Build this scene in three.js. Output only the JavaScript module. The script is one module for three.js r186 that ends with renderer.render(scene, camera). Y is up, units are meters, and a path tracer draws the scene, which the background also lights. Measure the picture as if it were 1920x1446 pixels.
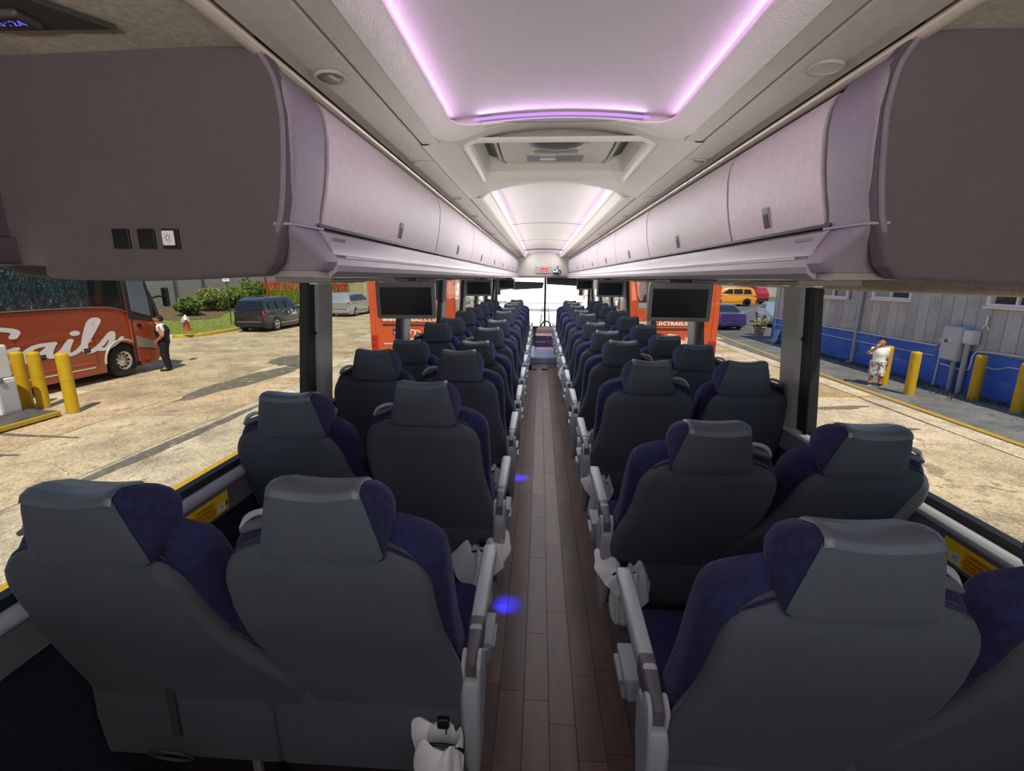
import * as THREE from 'three';
import { RoundedBoxGeometry } from 'three/addons/geometries/RoundedBoxGeometry.js';
import { mergeGeometries, mergeVertices, toCreasedNormals } from 'three/addons/utils/BufferGeometryUtils.js';
import { RectAreaLightUniformsLib } from 'three/addons/lights/RectAreaLightUniformsLib.js';

// ------------------------------------------------------------------ camera, sky, sun, exposure
const scene = new THREE.Scene();
const camera = new THREE.PerspectiveCamera(78.81, 1920 / 1446, 0.05, 400);
camera.position.set(-0.06, 1.55, 0);
camera.rotation.set(THREE.MathUtils.degToRad(-12.945), THREE.MathUtils.degToRad(3.292), THREE.MathUtils.degToRad(0.3), 'YXZ');
const renderer = new THREE.WebGLRenderer({ antialias: true });
renderer.toneMapping = THREE.LinearToneMapping;
renderer.toneMappingExposure = 1.0;
renderer.shadowMap.enabled = true;
RectAreaLightUniformsLib.init();
{ // clear summer sky, brighter and paler toward the horizon
  const W = 64, H = 32, d = new Float32Array(W * H * 4), z = [0.32, 0.55, 1.0], h = [0.86, 0.93, 1.0];
  for (let y = 0; y < H; y++) for (let x = 0; x < W; x++) {
    const e = Math.max(0, Math.sin(((y + 0.5) / H - 0.5) * Math.PI)), t = Math.pow(1 - e, 2.2), i = (y * W + x) * 4;
    for (let c = 0; c < 3; c++) d[i + c] = 1.5 * (z[c] * (1 - t) + h[c] * t);
    d[i + 3] = 1;
  }
  const t = new THREE.DataTexture(d, W, H, THREE.RGBAFormat, THREE.FloatType);
  t.mapping = THREE.EquirectangularReflectionMapping; t.magFilter = t.minFilter = THREE.LinearFilter; t.needsUpdate = true;
  scene.background = t; scene.environment = t;
}
const sun = new THREE.DirectionalLight(0xfff1dc, 12);
sun.position.set(0.26 * 30, 1.36 * 30, 0.81 * 30 - 12); sun.target.position.set(0, 0, -12);
sun.castShadow = true; sun.shadow.mapSize.set(4096, 4096);
Object.assign(sun.shadow.camera, { left: -60, right: 60, top: 60, bottom: -60, near: 1, far: 160 });
scene.add(sun, sun.target);
const LED = { power: 19, tint: new THREE.Color(0.86, 0.52, 0.98), violet: new THREE.Color(0.62, 0.3, 1.0), aisle: 34, rear: 150, valance: 72, warm: new THREE.Color(1.0, 0.96, 0.92), cool: new THREE.Color(0.95, 0.98, 1.0) };

// ------------------------------------------------------------------ helpers
const GY = -1.45;                                          // the yard lies this far below the coach floor
const used = new Map();
function numbered(n) { const k = used.get(n) ?? 0; used.set(n, k + 1); return k ? n + '_' + String(k).padStart(3, '0') : n; }
function meta(o, label, category, group) { if (label) o.userData.label = label; if (category) o.userData.category = category; if (group) o.userData.group = group; return o; }
function thing(name, label, category, p = [0, 0, 0], ry = 0, group) {
  const o = new THREE.Group(); o.name = numbered(name); o.position.set(...p); o.rotation.y = ry; scene.add(o); return meta(o, label, category, group);
}
function mesh(name, geo, mat, parent, label) {
  const m = new THREE.Mesh(geo, mat); m.castShadow = m.receiveShadow = true; m.name = parent ? name : numbered(name);
  if (parent) { let k = 0; const s = new Set(parent.children.map((c) => c.name)); while (s.has(m.name)) m.name = name + '_' + String(++k).padStart(3, '0'); }
  (parent ?? scene).add(m); if (label) m.userData.label = label; return m;
}
const solo = (name, geo, mat, label, category, group) => meta(mesh(name, geo, mat), label, category, group);
const struct = (name, geo, mat, parent) => { const m = mesh(name, geo, mat, parent); if (!parent) m.userData.kind = 'structure'; return m; };
function structGroup(name) { const o = new THREE.Group(); o.name = numbered(name); o.userData.kind = 'structure'; scene.add(o); return o; }
function copyOf(root, p, ry, label, group) { const c = root.clone(); c.name = numbered(root.name.replace(/_\d{3}$/, '')); c.position.set(...p); if (ry !== undefined) c.rotation.y = ry; c.userData = { ...root.userData }; if (label) c.userData.label = label; if (group) c.userData.group = group; scene.add(c); return c; }
function rng(s) { return () => { s = (s + 0x6d2b79f5) | 0; let t = Math.imul(s ^ (s >>> 15), 1 | s); t = (t + Math.imul(t ^ (t >>> 7), 61 | t)) ^ t; return ((t ^ (t >>> 14)) >>> 0) / 4294967296; }; }
const clamp = (x, a = 0, b = 1) => Math.min(b, Math.max(a, x)), lerp = (a, b, t) => a + (b - a) * t, sstep = (a, b, x) => { const t = clamp((x - a) / (b - a)); return t * t * (3 - 2 * t); };
// piecewise-linear (smoothed) lookup in [[x, y...], ...]
function look(tab, x) {
  if (x <= tab[0][0]) return tab[0].slice(1);
  for (let i = 1; i < tab.length; i++) if (x <= tab[i][0]) { const a = tab[i - 1], b = tab[i], t = (x - a[0]) / (b[0] - a[0]); return a.slice(1).map((v, k) => lerp(v, b[k + 1], t)); }
  return tab[tab.length - 1].slice(1);
}
function plain(g) { g = g.index ? g.toNonIndexed() : g; for (const k of Object.keys(g.attributes)) if (!['position', 'normal', 'uv'].includes(k)) g.deleteAttribute(k); if (!g.attributes.uv) g.setAttribute('uv', new THREE.BufferAttribute(new Float32Array(g.attributes.position.count * 2), 2)); if (!g.attributes.normal) g.computeVertexNormals(); g.morphAttributes = {}; g.clearGroups(); return g; }
const join = (gs) => mergeGeometries(gs.map(plain));
function rb(w, h, d, x = 0, y = 0, z = 0, r = 0.008, seg = 2) { const g = new RoundedBoxGeometry(w, h, d, seg, Math.min(r, w * 0.49, h * 0.49, d * 0.49)); g.translate(x, y, z); return g; }
function bx(w, h, d, x = 0, y = 0, z = 0) { return new THREE.BoxGeometry(w, h, d).translate(x, y, z); }
function cyl(r0, r1, h, x = 0, y = 0, z = 0, n = 20) { return new THREE.CylinderGeometry(r1, r0, h, n).translate(x, y + h / 2, z); }
const V = (x, y, z) => new THREE.Vector3(x, y, z);
function tube(pts, r, n = 40, s = 8, closed = false) { return new THREE.TubeGeometry(new THREE.CatmullRomCurve3(pts.map((p) => V(...p)), closed, 'centripetal'), n, r, s, closed); }
function bar(a, b, r, n = 10) { const A = V(...a), B = V(...b), L = A.distanceTo(B), g = new THREE.CylinderGeometry(r, r, L, n); g.translate(0, L / 2, 0); g.applyQuaternion(new THREE.Quaternion().setFromUnitVectors(V(0, 1, 0), B.clone().sub(A).normalize())); return g.translate(...a); }
// uv in metres from the dominant axis of each face
function boxUV(g, s = 1) {
  g = g.index ? g.toNonIndexed() : g; const p = g.attributes.position, uv = new Float32Array(p.count * 2), a = V(0, 0, 0), b = V(0, 0, 0), c = V(0, 0, 0);
  for (let i = 0; i < p.count; i += 3) {
    a.fromBufferAttribute(p, i); b.fromBufferAttribute(p, i + 1); c.fromBufferAttribute(p, i + 2);
    const n = b.clone().sub(a).cross(c.clone().sub(a)), ax = Math.abs(n.x), ay = Math.abs(n.y), az = Math.abs(n.z);
    [a, b, c].forEach((q, k) => { const u = ax > ay && ax > az ? [q.z, q.y] : ay > az ? [q.x, q.z] : [q.x, q.y]; uv[(i + k) * 2] = u[0] * s; uv[(i + k) * 2 + 1] = u[1] * s; });
  }
  g.setAttribute('uv', new THREE.BufferAttribute(uv, 2)); return g;
}
// surface through closed rings of equal length, closed at both ends
function loft(rings, capA = true, capB = true, crease) {
  const n = rings[0].length, pos = [], idx = [];
  rings.forEach((r) => r.forEach((p) => pos.push(...p)));
  for (let j = 0; j + 1 < rings.length; j++) for (let i = 0; i < n; i++) { const a = j * n + i, b = j * n + (i + 1) % n, c = a + n, d = b + n; idx.push(a, b, c, b, d, c); }
  const cap = (j, flip) => { const r = rings[j], m = [0, 1, 2].map((k) => r.reduce((s, p) => s + p[k], 0) / n), at = pos.length / 3; pos.push(...m); for (let i = 0; i < n; i++) { const a = j * n + i, b = j * n + (i + 1) % n; flip ? idx.push(at, b, a) : idx.push(at, a, b); } };
  if (capA) cap(0, true); if (capB) cap(rings.length - 1, false);
  let g = new THREE.BufferGeometry(); g.setAttribute('position', new THREE.Float32BufferAttribute(pos, 3)); g.setIndex(idx);
  let vol = 0; for (let i = 0; i < idx.length; i += 3) { const q = (k) => V(pos[idx[i + k] * 3], pos[idx[i + k] * 3 + 1], pos[idx[i + k] * 3 + 2]); vol += q(0).dot(q(1).cross(q(2))); }
  if (vol < 0) { for (let i = 0; i < idx.length; i += 3) [idx[i], idx[i + 1]] = [idx[i + 1], idx[i]]; g.setIndex(idx); }
  if (crease) g = toCreasedNormals(g, crease); else g.computeVertexNormals();
  return boxUV(g);
}
// open sheet from a function of (u, v) in 0..1
function sheet(f, nu, nv, uvf) {
  const pos = [], uv = [], idx = [];
  for (let j = 0; j <= nv; j++) for (let i = 0; i <= nu; i++) { pos.push(...f(i / nu, j / nv)); uv.push(...(uvf ? uvf(i / nu, j / nv) : [i / nu, j / nv])); }
  for (let j = 0; j < nv; j++) for (let i = 0; i < nu; i++) { const a = j * (nu + 1) + i, b = a + 1, c = a + nu + 1, d = c + 1; idx.push(a, b, c, b, d, c); }
  const g = new THREE.BufferGeometry(); g.setAttribute('position', new THREE.Float32BufferAttribute(pos, 3)); g.setAttribute('uv', new THREE.Float32BufferAttribute(uv, 2)); g.setIndex(idx); g.computeVertexNormals(); return g;
}
// rounded rectangle ring in the plane (x, z): x from a to b, z from c to d
function rrect(a, b, c, d, r, n = 5) {
  r = Math.min(r, (b - a) * 0.49, (d - c) * 0.49); const out = [];
  [[b - r, d - r, 0], [a + r, d - r, 1], [a + r, c + r, 2], [b - r, c + r, 3]].forEach(([x, z, q]) => { for (let i = 0; i <= n; i++) { const t = (q + i / n) * Math.PI / 2; out.push([x + r * Math.cos(t), z + r * Math.sin(t)]); } });
  return out;
}
// closed cross-section (x, y) swept straight along z from z0 to z1
const sweepZ = (prof, z0, z1, crease = 0.5) => loft([prof.map(([x, y]) => [x, y, z0]), prof.map(([x, y]) => [x, y, z1])], true, true, crease);
function extr(pts, depth, bevel = 0, seg = 2, holes = []) {
  const s = new THREE.Shape(pts.map((p) => new THREE.Vector2(...p))); for (const h of holes) s.holes.push(new THREE.Path(h.map((p) => new THREE.Vector2(...p))));
  return new THREE.ExtrudeGeometry(s, { depth, bevelEnabled: bevel > 0, bevelSize: bevel, bevelThickness: bevel, bevelSegments: seg, steps: 1, curveSegments: 12 });
}

// ------------------------------------------------------------------ computed textures
function vnoise(seed, per) { const r = rng(seed), g = Array.from({ length: per * per }, r); return (x, y) => { x *= per; y *= per; const x0 = Math.floor(x), y0 = Math.floor(y), f = x - x0, k = y - y0, s = f * f * (3 - 2 * f), t = k * k * (3 - 2 * k), at = (i, j) => g[((j % per + per) % per) * per + ((i % per + per) % per)]; return lerp(lerp(at(x0, y0), at(x0 + 1, y0), s), lerp(at(x0, y0 + 1), at(x0 + 1, y0 + 1), s), t); }; }
function fbm(seed, per, oct) { const n = Array.from({ length: oct }, (_, i) => vnoise(seed + i * 7, per << i)); return (x, y) => { let s = 0, a = 0.5, w = 0; for (const f of n) { s += a * f(x, y); w += a; a *= 0.55; } return s / w; }; }
function tex(n, f, srgb = true, m = n) {
  const d = new Uint8Array(n * m * 4);
  for (let y = 0; y < m; y++) for (let x = 0; x < n; x++) { const c = f(x / n, y / m), i = (y * n + x) * 4; for (let k = 0; k < 3; k++) d[i + k] = clamp(Array.isArray(c) ? c[k] : c) * 255; d[i + 3] = Array.isArray(c) && c.length > 3 ? clamp(c[3]) * 255 : 255; }
  const t = new THREE.DataTexture(d, n, m); t.wrapS = t.wrapT = THREE.RepeatWrapping; t.magFilter = THREE.LinearFilter; t.minFilter = THREE.LinearMipmapLinearFilter; t.generateMipmaps = true; if (srgb) t.colorSpace = THREE.SRGBColorSpace; t.needsUpdate = true; return t;
}
function canvasTex(w, h, draw) { const c = document.createElement('canvas'); c.width = w; c.height = h; const x = c.getContext('2d'); draw(x, w, h); const t = new THREE.CanvasTexture(c); t.colorSpace = THREE.SRGBColorSpace; t.magFilter = THREE.LinearFilter; t.anisotropy = 8; return t; }
const rep = (t, sx, sy = sx) => { const c = t.clone(); c.repeat.set(sx, sy); c.needsUpdate = true; return c; };
const hex = (h) => { const c = new THREE.Color(h); return c.convertLinearToSRGB().toArray(); };
const std = (color, roughness = 0.6, o = {}) => new THREE.MeshPhysicalMaterial({ color, roughness, ...o });
const T = {};
{
  const a = fbm(3, 16, 4), b = vnoise(9, 128), c = fbm(21, 4, 5);
  T.grain = tex(256, (x, y) => 0.5 * a(x, y) + 0.5 * b(x, y), false);
  T.knit = tex(256, (x, y) => 0.5 + 0.22 * Math.sin(x * 128 * Math.PI) * Math.sin(y * 128 * Math.PI) + 0.3 * (b(x, y) - 0.5), false);
  T.mottle = tex(256, (x, y) => { const v = 0.86 + 0.2 * (c(x, y) - 0.5) + 0.16 * (b(x, y) - 0.5); return [v, v, v]; });
  T.soft = tex(256, (x, y) => { const v = 0.955 + 0.05 * (c(x, y) - 0.5) + 0.05 * (b(x, y) - 0.5); return [v, v, v]; });
  T.velvet = tex(256, (x, y) => { const v = 0.78 + 0.5 * (a(x, y) - 0.5) + 0.25 * (b(x, y) - 0.5); return [v, v, v]; });
  T.perf = tex(128, (x, y) => { const f = (x * 8) % 1, g = ((y * 8 + (Math.floor(x * 8) % 2) * 0.5)) % 1, r = Math.hypot(f - 0.5, g - 0.5); const v = r < 0.27 ? 0.76 : 1; return [v, v, v]; });
  T.perfBump = tex(128, (x, y) => { const f = (x * 8) % 1, g = ((y * 8 + (Math.floor(x * 8) % 2) * 0.5)) % 1; return Math.hypot(f - 0.5, g - 0.5) < 0.27 ? 0 : 1; }, false);
  T.dots = tex(256, (x, y) => { const f = (x * 16) % 1, g = (y * 16) % 1, big = (Math.floor(x * 16) + Math.floor(y * 16)) % 2; const on = Math.abs(f - 0.5) < (big ? 0.3 : 0.2) && Math.abs(g - 0.5) < (big ? 0.3 : 0.2); return on ? [0.62, 0.66, 0.86] : [0.12, 0.13, 0.34]; });
}
const M = {
  charcoal: std(0x48515a, 0.95, { map: rep(T.soft, 3), bumpMap: rep(T.knit, 6), bumpScale: 0.0006, sheen: 0.25, sheenRoughness: 0.7, sheenColor: new THREE.Color(0.5, 0.55, 0.62) }),
  navy: std(0x20265a, 0.95, { map: rep(T.velvet, 5), bumpMap: rep(T.grain, 8), bumpScale: 0.0012, sheen: 0.55, sheenRoughness: 0.5, sheenColor: new THREE.Color(0.3, 0.36, 0.75) }),
  dotted: std(0xffffff, 0.95, { map: rep(T.dots, 4), bumpMap: rep(T.grain, 8), bumpScale: 0.001 }),
  vinylTop: std(0x4d565f, 0.3, { bumpMap: rep(T.grain, 14), bumpScale: 0.0004 }),
  armGrey: std(0xa4aab0, 0.42, { bumpMap: rep(T.grain, 20), bumpScale: 0.0002 }),
  armDark: std(0x55565c, 0.5),
  shroud: std(0x9aa0a8, 0.48, { bumpMap: rep(T.grain, 20), bumpScale: 0.0003 }),
  black: std(0x0b0c0d, 0.5), rubber: std(0x141516, 0.7), steel: std(0x8d9094, 0.35, { metalness: 0.9 }), darkMetal: std(0x2c2d30, 0.5, { metalness: 0.5 }),
  soffit: std(0xc8c0b6, 0.5, { map: rep(T.soft, 1), bumpMap: rep(T.grain, 10), bumpScale: 0.0003 }),
  bevel: std(0xd2cec6, 0.34, { bumpMap: rep(T.grain, 5), bumpScale: 0.003 }),
  perfPanel: std(0xcfc8ca, 0.7, { map: rep(T.perf, 28), bumpMap: rep(T.perfBump, 28), bumpScale: 0.0006 }),
  plainPanel: std(0xd3ccc6, 0.42, { map: rep(T.soft, 0.7) }),
  door: std(0xd0c6c7, 0.5, { map: rep(T.soft, 0.8), bumpMap: rep(T.grain, 14), bumpScale: 0.0002 }),
  cap: std(0x8b838c, 0.5, { map: rep(T.soft, 1.5), bumpMap: rep(T.grain, 12), bumpScale: 0.0005 }),
  fabricEnd: std(0x5e5557, 0.98, { map: rep(T.soft, 2.2), bumpMap: rep(T.knit, 5), bumpScale: 0.0008, sheen: 0.2, sheenColor: new THREE.Color(0.5, 0.45, 0.5) }),
  valance: std(0x9c969b, 0.33, { bumpMap: rep(T.grain, 12), bumpScale: 0.0002 }),
  under: std(0x8a857f, 0.5), beige: std(0xcbbfae, 0.85, { map: rep(T.mottle, 1.2), bumpMap: rep(T.knit, 4), bumpScale: 0.0005 }),
  carpet: std(0x23233a, 1, { map: rep(T.velvet, 4), bumpMap: rep(T.grain, 10), bumpScale: 0.002 }),
  ledge: std(0x65666e, 0.55, { bumpMap: rep(T.grain, 14), bumpScale: 0.0004 }), sill: std(0xa9b0b8, 0.32),
  post: std(0x92938e, 0.45), gasket: std(0x17181a, 0.6),
  sideGlass: std(new THREE.Color(0.34, 0.355, 0.34), 0.0, { transmission: 1, ior: 1.5, specularIntensity: 0.6 }),
  clearGlass: std(new THREE.Color(0.78, 0.81, 0.79), 0.0, { transmission: 1, ior: 1.5, specularIntensity: 0.6 }),
  screen: std(0x1d2226, 0.16), bezel: std(0x6c6d6c, 0.45),
  white: std(0xe8e8e6, 0.5), yellow: std(0xe8bd1c, 0.5, { map: rep(T.mottle, 1) }),
};
// ------------------------------------------------------------------ the coach body around the camera
const ZF = -11.3, ZR = 1.6;                                // bulkhead over the windscreen, rear wall
const mirrorX = (pts, s) => pts.map(([x, y]) => [s * x, y]);
{ // floor: base plus vinyl planks down the aisle
  const f = structGroup('floor');
  struct('subfloor', boxUV(bx(2.5, 0.1, 10.2, 0, -0.056, -3.5)), std(0x39322e, 0.7), f);
  const r = rng(5), W = 0.094, geos = [0.34, 0.46, 0.58, 0.68].map((l) => boxUV(rb(W - 0.001, 0.012, l - 0.001, 0, 0, 0, 0.0008, 1)));
  const g = fbm(31, 8, 4);
  const wood = tex(256, (x, y) => { const v = 0.8 + 0.34 * (g(x * 2, y * 0.14) - 0.5) + 0.14 * (g(x * 5 + 0.3, y * 0.5) - 0.5); return [v, v * 0.98, v * 0.96]; });
  const mats = [0x553a30, 0x5b3e33, 0x63463a, 0x4d352d, 0x684c3e].map((c) => std(c, 0.45, { map: rep(wood, 2.2), bumpMap: rep(T.grain, 4), bumpScale: 0.0004 }));
  for (let i = -3; i < 3; i++) { let z = 0.6 - r() * 0.4; while (z > -8.45) { let k = Math.floor(r() * 4); const l = [0.34, 0.46, 0.58, 0.68][k], m = mesh('plank', geos[k], mats[Math.floor(r() * 5)], f); m.position.set((i + 0.5) * W, 0, Math.max(z - l / 2, -8.6 + l / 2)); z -= l; } }
  const step = std(0x7f95b4, 0.3, { bumpMap: rep(T.grain, 6), bumpScale: 0.0006 });
  struct('step_riser', boxUV(rb(0.62, 0.1, 0.03, 0.0, 0.055, -8.6, 0.006)), std(0x6b84a6, 0.35), f);
  struct('step_tread', boxUV(rb(0.62, 0.03, 1.5, 0.0, 0.095, -9.36, 0.006)), step, f);
  struct('step_nosing', rb(0.62, 0.016, 0.03, 0.0, 0.112, -8.61, 0.006), M.steel, f);
  struct('front_floor', boxUV(bx(2.5, 0.1, 3.5, 0, -0.12, -10.3)), std(0x3c4048, 0.7), f);
}
for (const s of [-1, 1]) {
  const w = structGroup(s < 0 ? 'wall_left' : 'wall_right');
  const P = (name, prof, mat, z0 = ZR, z1 = -11.9) => struct(name, boxUV(sweepZ(mirrorX(prof, s), z0, z1)), mat, w);
  P('carpet_panel', [[1.19, -0.05], [1.19, 0.72], [1.23, 0.74], [1.23, -0.05]], M.carpet);
  P('ledge_panel', [[1.18, 0.715], [1.176, 0.72], [1.18, 0.806], [1.23, 0.81], [1.23, 0.715]], M.ledge);
  { const c = []; for (let i = 0; i <= 12; i++) { const t = -Math.PI / 2 + i / 12 * Math.PI; c.push([1.197 - 0.026 * Math.cos(t), 0.824 + 0.022 * Math.sin(t)]); } c.push([1.23, 0.846], [1.23, 0.802]); P('window_sill', c, M.sill); }
  P('window_gasket', [[1.2, 0.842], [1.197, 0.856], [1.205, 0.868], [1.236, 0.868], [1.236, 0.84]], M.gasket);
  P('outer_skin', [[1.237, -1.0], [1.237, 0.85], [1.29, 0.83], [1.29, -1.0]], std(0x9c3a17, 0.4));
  P('window_header', [[1.135, s < 0 ? 1.552 : 1.512], [1.128, s < 0 ? 1.556 : 1.52], [1.105, 1.585], [1.105, 1.62], [1.25, 1.62], [1.23, s < 0 ? 1.548 : 1.505]], M.beige, -1.06);
  P('rear_window_header', [[1.225, 1.572], [1.222, 1.58], [1.222, 1.63], [1.26, 1.63], [1.25, 1.57]], M.fabricEnd, ZR, -1.06);
  P('upper_lining', [[1.235, 1.59], [1.235, 2.02], [1.25, 2.02], [1.25, 1.59]], M.fabricEnd, ZR, -1.07);
  P('roof_side', [[1.15, 1.6], [1.15, 2.32], [1.27, 2.32], [1.27, 1.6]], M.darkMetal, -1.06); P('roof_side', [[1.25, 1.6], [1.25, 2.32], [1.27, 2.32], [1.27, 1.6]], M.darkMetal, ZR, -1.06);
  // pillars and window panes
  const zs = [-0.98, 0.48, 2.15, 3.68, 5.21, 6.74, 8.27, 9.8, 11.33];
  zs.forEach((z, i) => {
    const lean = (x0, x1, d0, d1, mat, name, r, inset = 0) => { const rings = []; for (const [y, t] of [[0.83, 0], [1.56, 1]]) { const xo = lerp(1.235, 1.165, t), xi = lerp(x0, x1, t) + inset; rings.push(rrect(xi, xo, -(z + d1), -(z + d0), r).map(([x, zz]) => [s * x, y, zz])); } return struct(name, loft(rings, true, true, 0.6), mat, w); };
    lean(1.185, 1.128, 0, 0.04, M.gasket, 'pillar_seal', 0.006);
    lean(1.192, 1.138, 0.04, 0.1, M.rubber, 'pillar_channel', 0.006);
    lean(1.175, 1.12, 0.095, 0.27, M.post, 'pillar_cover', 0.045);
    const bolt = struct('pillar_bolt', new THREE.SphereGeometry(0.009, 10, 8), M.black, w); bolt.position.set(s * 1.158, 1.28, -(z + 0.09)); const b2 = struct('pillar_bolt', bolt.geometry, M.black, w); b2.position.set(s * 1.182, 1.0, -(z + 0.09));
  });
  struct('window_' + (s < 0 ? 23 : 24), sheet((u, v) => [s * lerp(1.228, lerp(1.225, 1.158, v), u), lerp(0.855, 1.57, v), -lerp(0.7, 1.07, u)], 1, 1), M.sideGlass);
  zs.forEach((z, i) => { const z0 = i === 2 ? 1.07 : i ? zs[i - 1] + 0.2 : -ZR, top = i < 2 ? 1.6 : 1.57, g = sheet((u, v) => [s * lerp(1.225, 1.158, v), lerp(0.855, top, v), -lerp(z0, z + 0.06, u)], 1, 1); struct('window_' + (s < 0 ? i + 1 : i + 11), g, M.sideGlass); });
  { const g = sheet((u, v) => [s * lerp(1.225, 1.158, v), lerp(0.9, 1.54, v), -lerp(11.5, 11.92, u)], 1, 1); struct('window_' + (s < 0 ? 10 : 20), g, M.clearGlass); }
}
{ // rear wall, roof, front end
  struct('wall_rear', boxUV(bx(2.5, 2.5, 0.1, 0, 1.05, ZR + 0.05)), M.fabricEnd);
  struct('roof', boxUV(bx(2.56, 0.06, 13.8, 0, 2.34, -5.25)), std(0x9c3a17, 0.4));
  const f = structGroup('wall_front');
  struct('front_header', boxUV(sweepZ([[-1.2, 1.575], [1.2, 1.575], [1.2, 2.3], [-1.2, 2.3]], ZF, -12.05)), M.soffit, f);
  struct('front_header_lip', boxUV(rb(2.3, 0.05, 0.05, 0, 1.575, ZF + 0.01, 0.015)), std(0x6d6964, 0.5), f);
  struct('dash_front', boxUV(bx(2.56, 1.35, 0.1, 0, -0.33, -12.05)), std(0x45474a, 0.6), f);
  for (const s of [-1, 1]) struct('corner_pillar', boxUV(rb(0.12, 1.35, 0.14, s * 1.19, 0.96, -12.0, 0.03)), M.darkMetal, f);
  struct('windscreen_bar', rb(0.05, 1.3, 0.05, 0.07, 0.95, -12.0, 0.015), M.darkMetal, f);
  for (const [a, b, n] of [[-1.14, 0.05, 21], [0.09, 1.14, 22]]) struct('window_' + n, sheet((u, v) => [lerp(a, b, u), lerp(0.33, 1.6, v), -12.03], 1, 1), M.clearGlass);
  struct('rack_underside', null ?? boxUV(join([-1, 1].map((s) => bx(0.56, 0.014, ZF * -1 - 1.1, s * 0.865, 1.556, (ZF - 1.1) / 2)))), M.under).name = 'trim_1';
}
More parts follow.
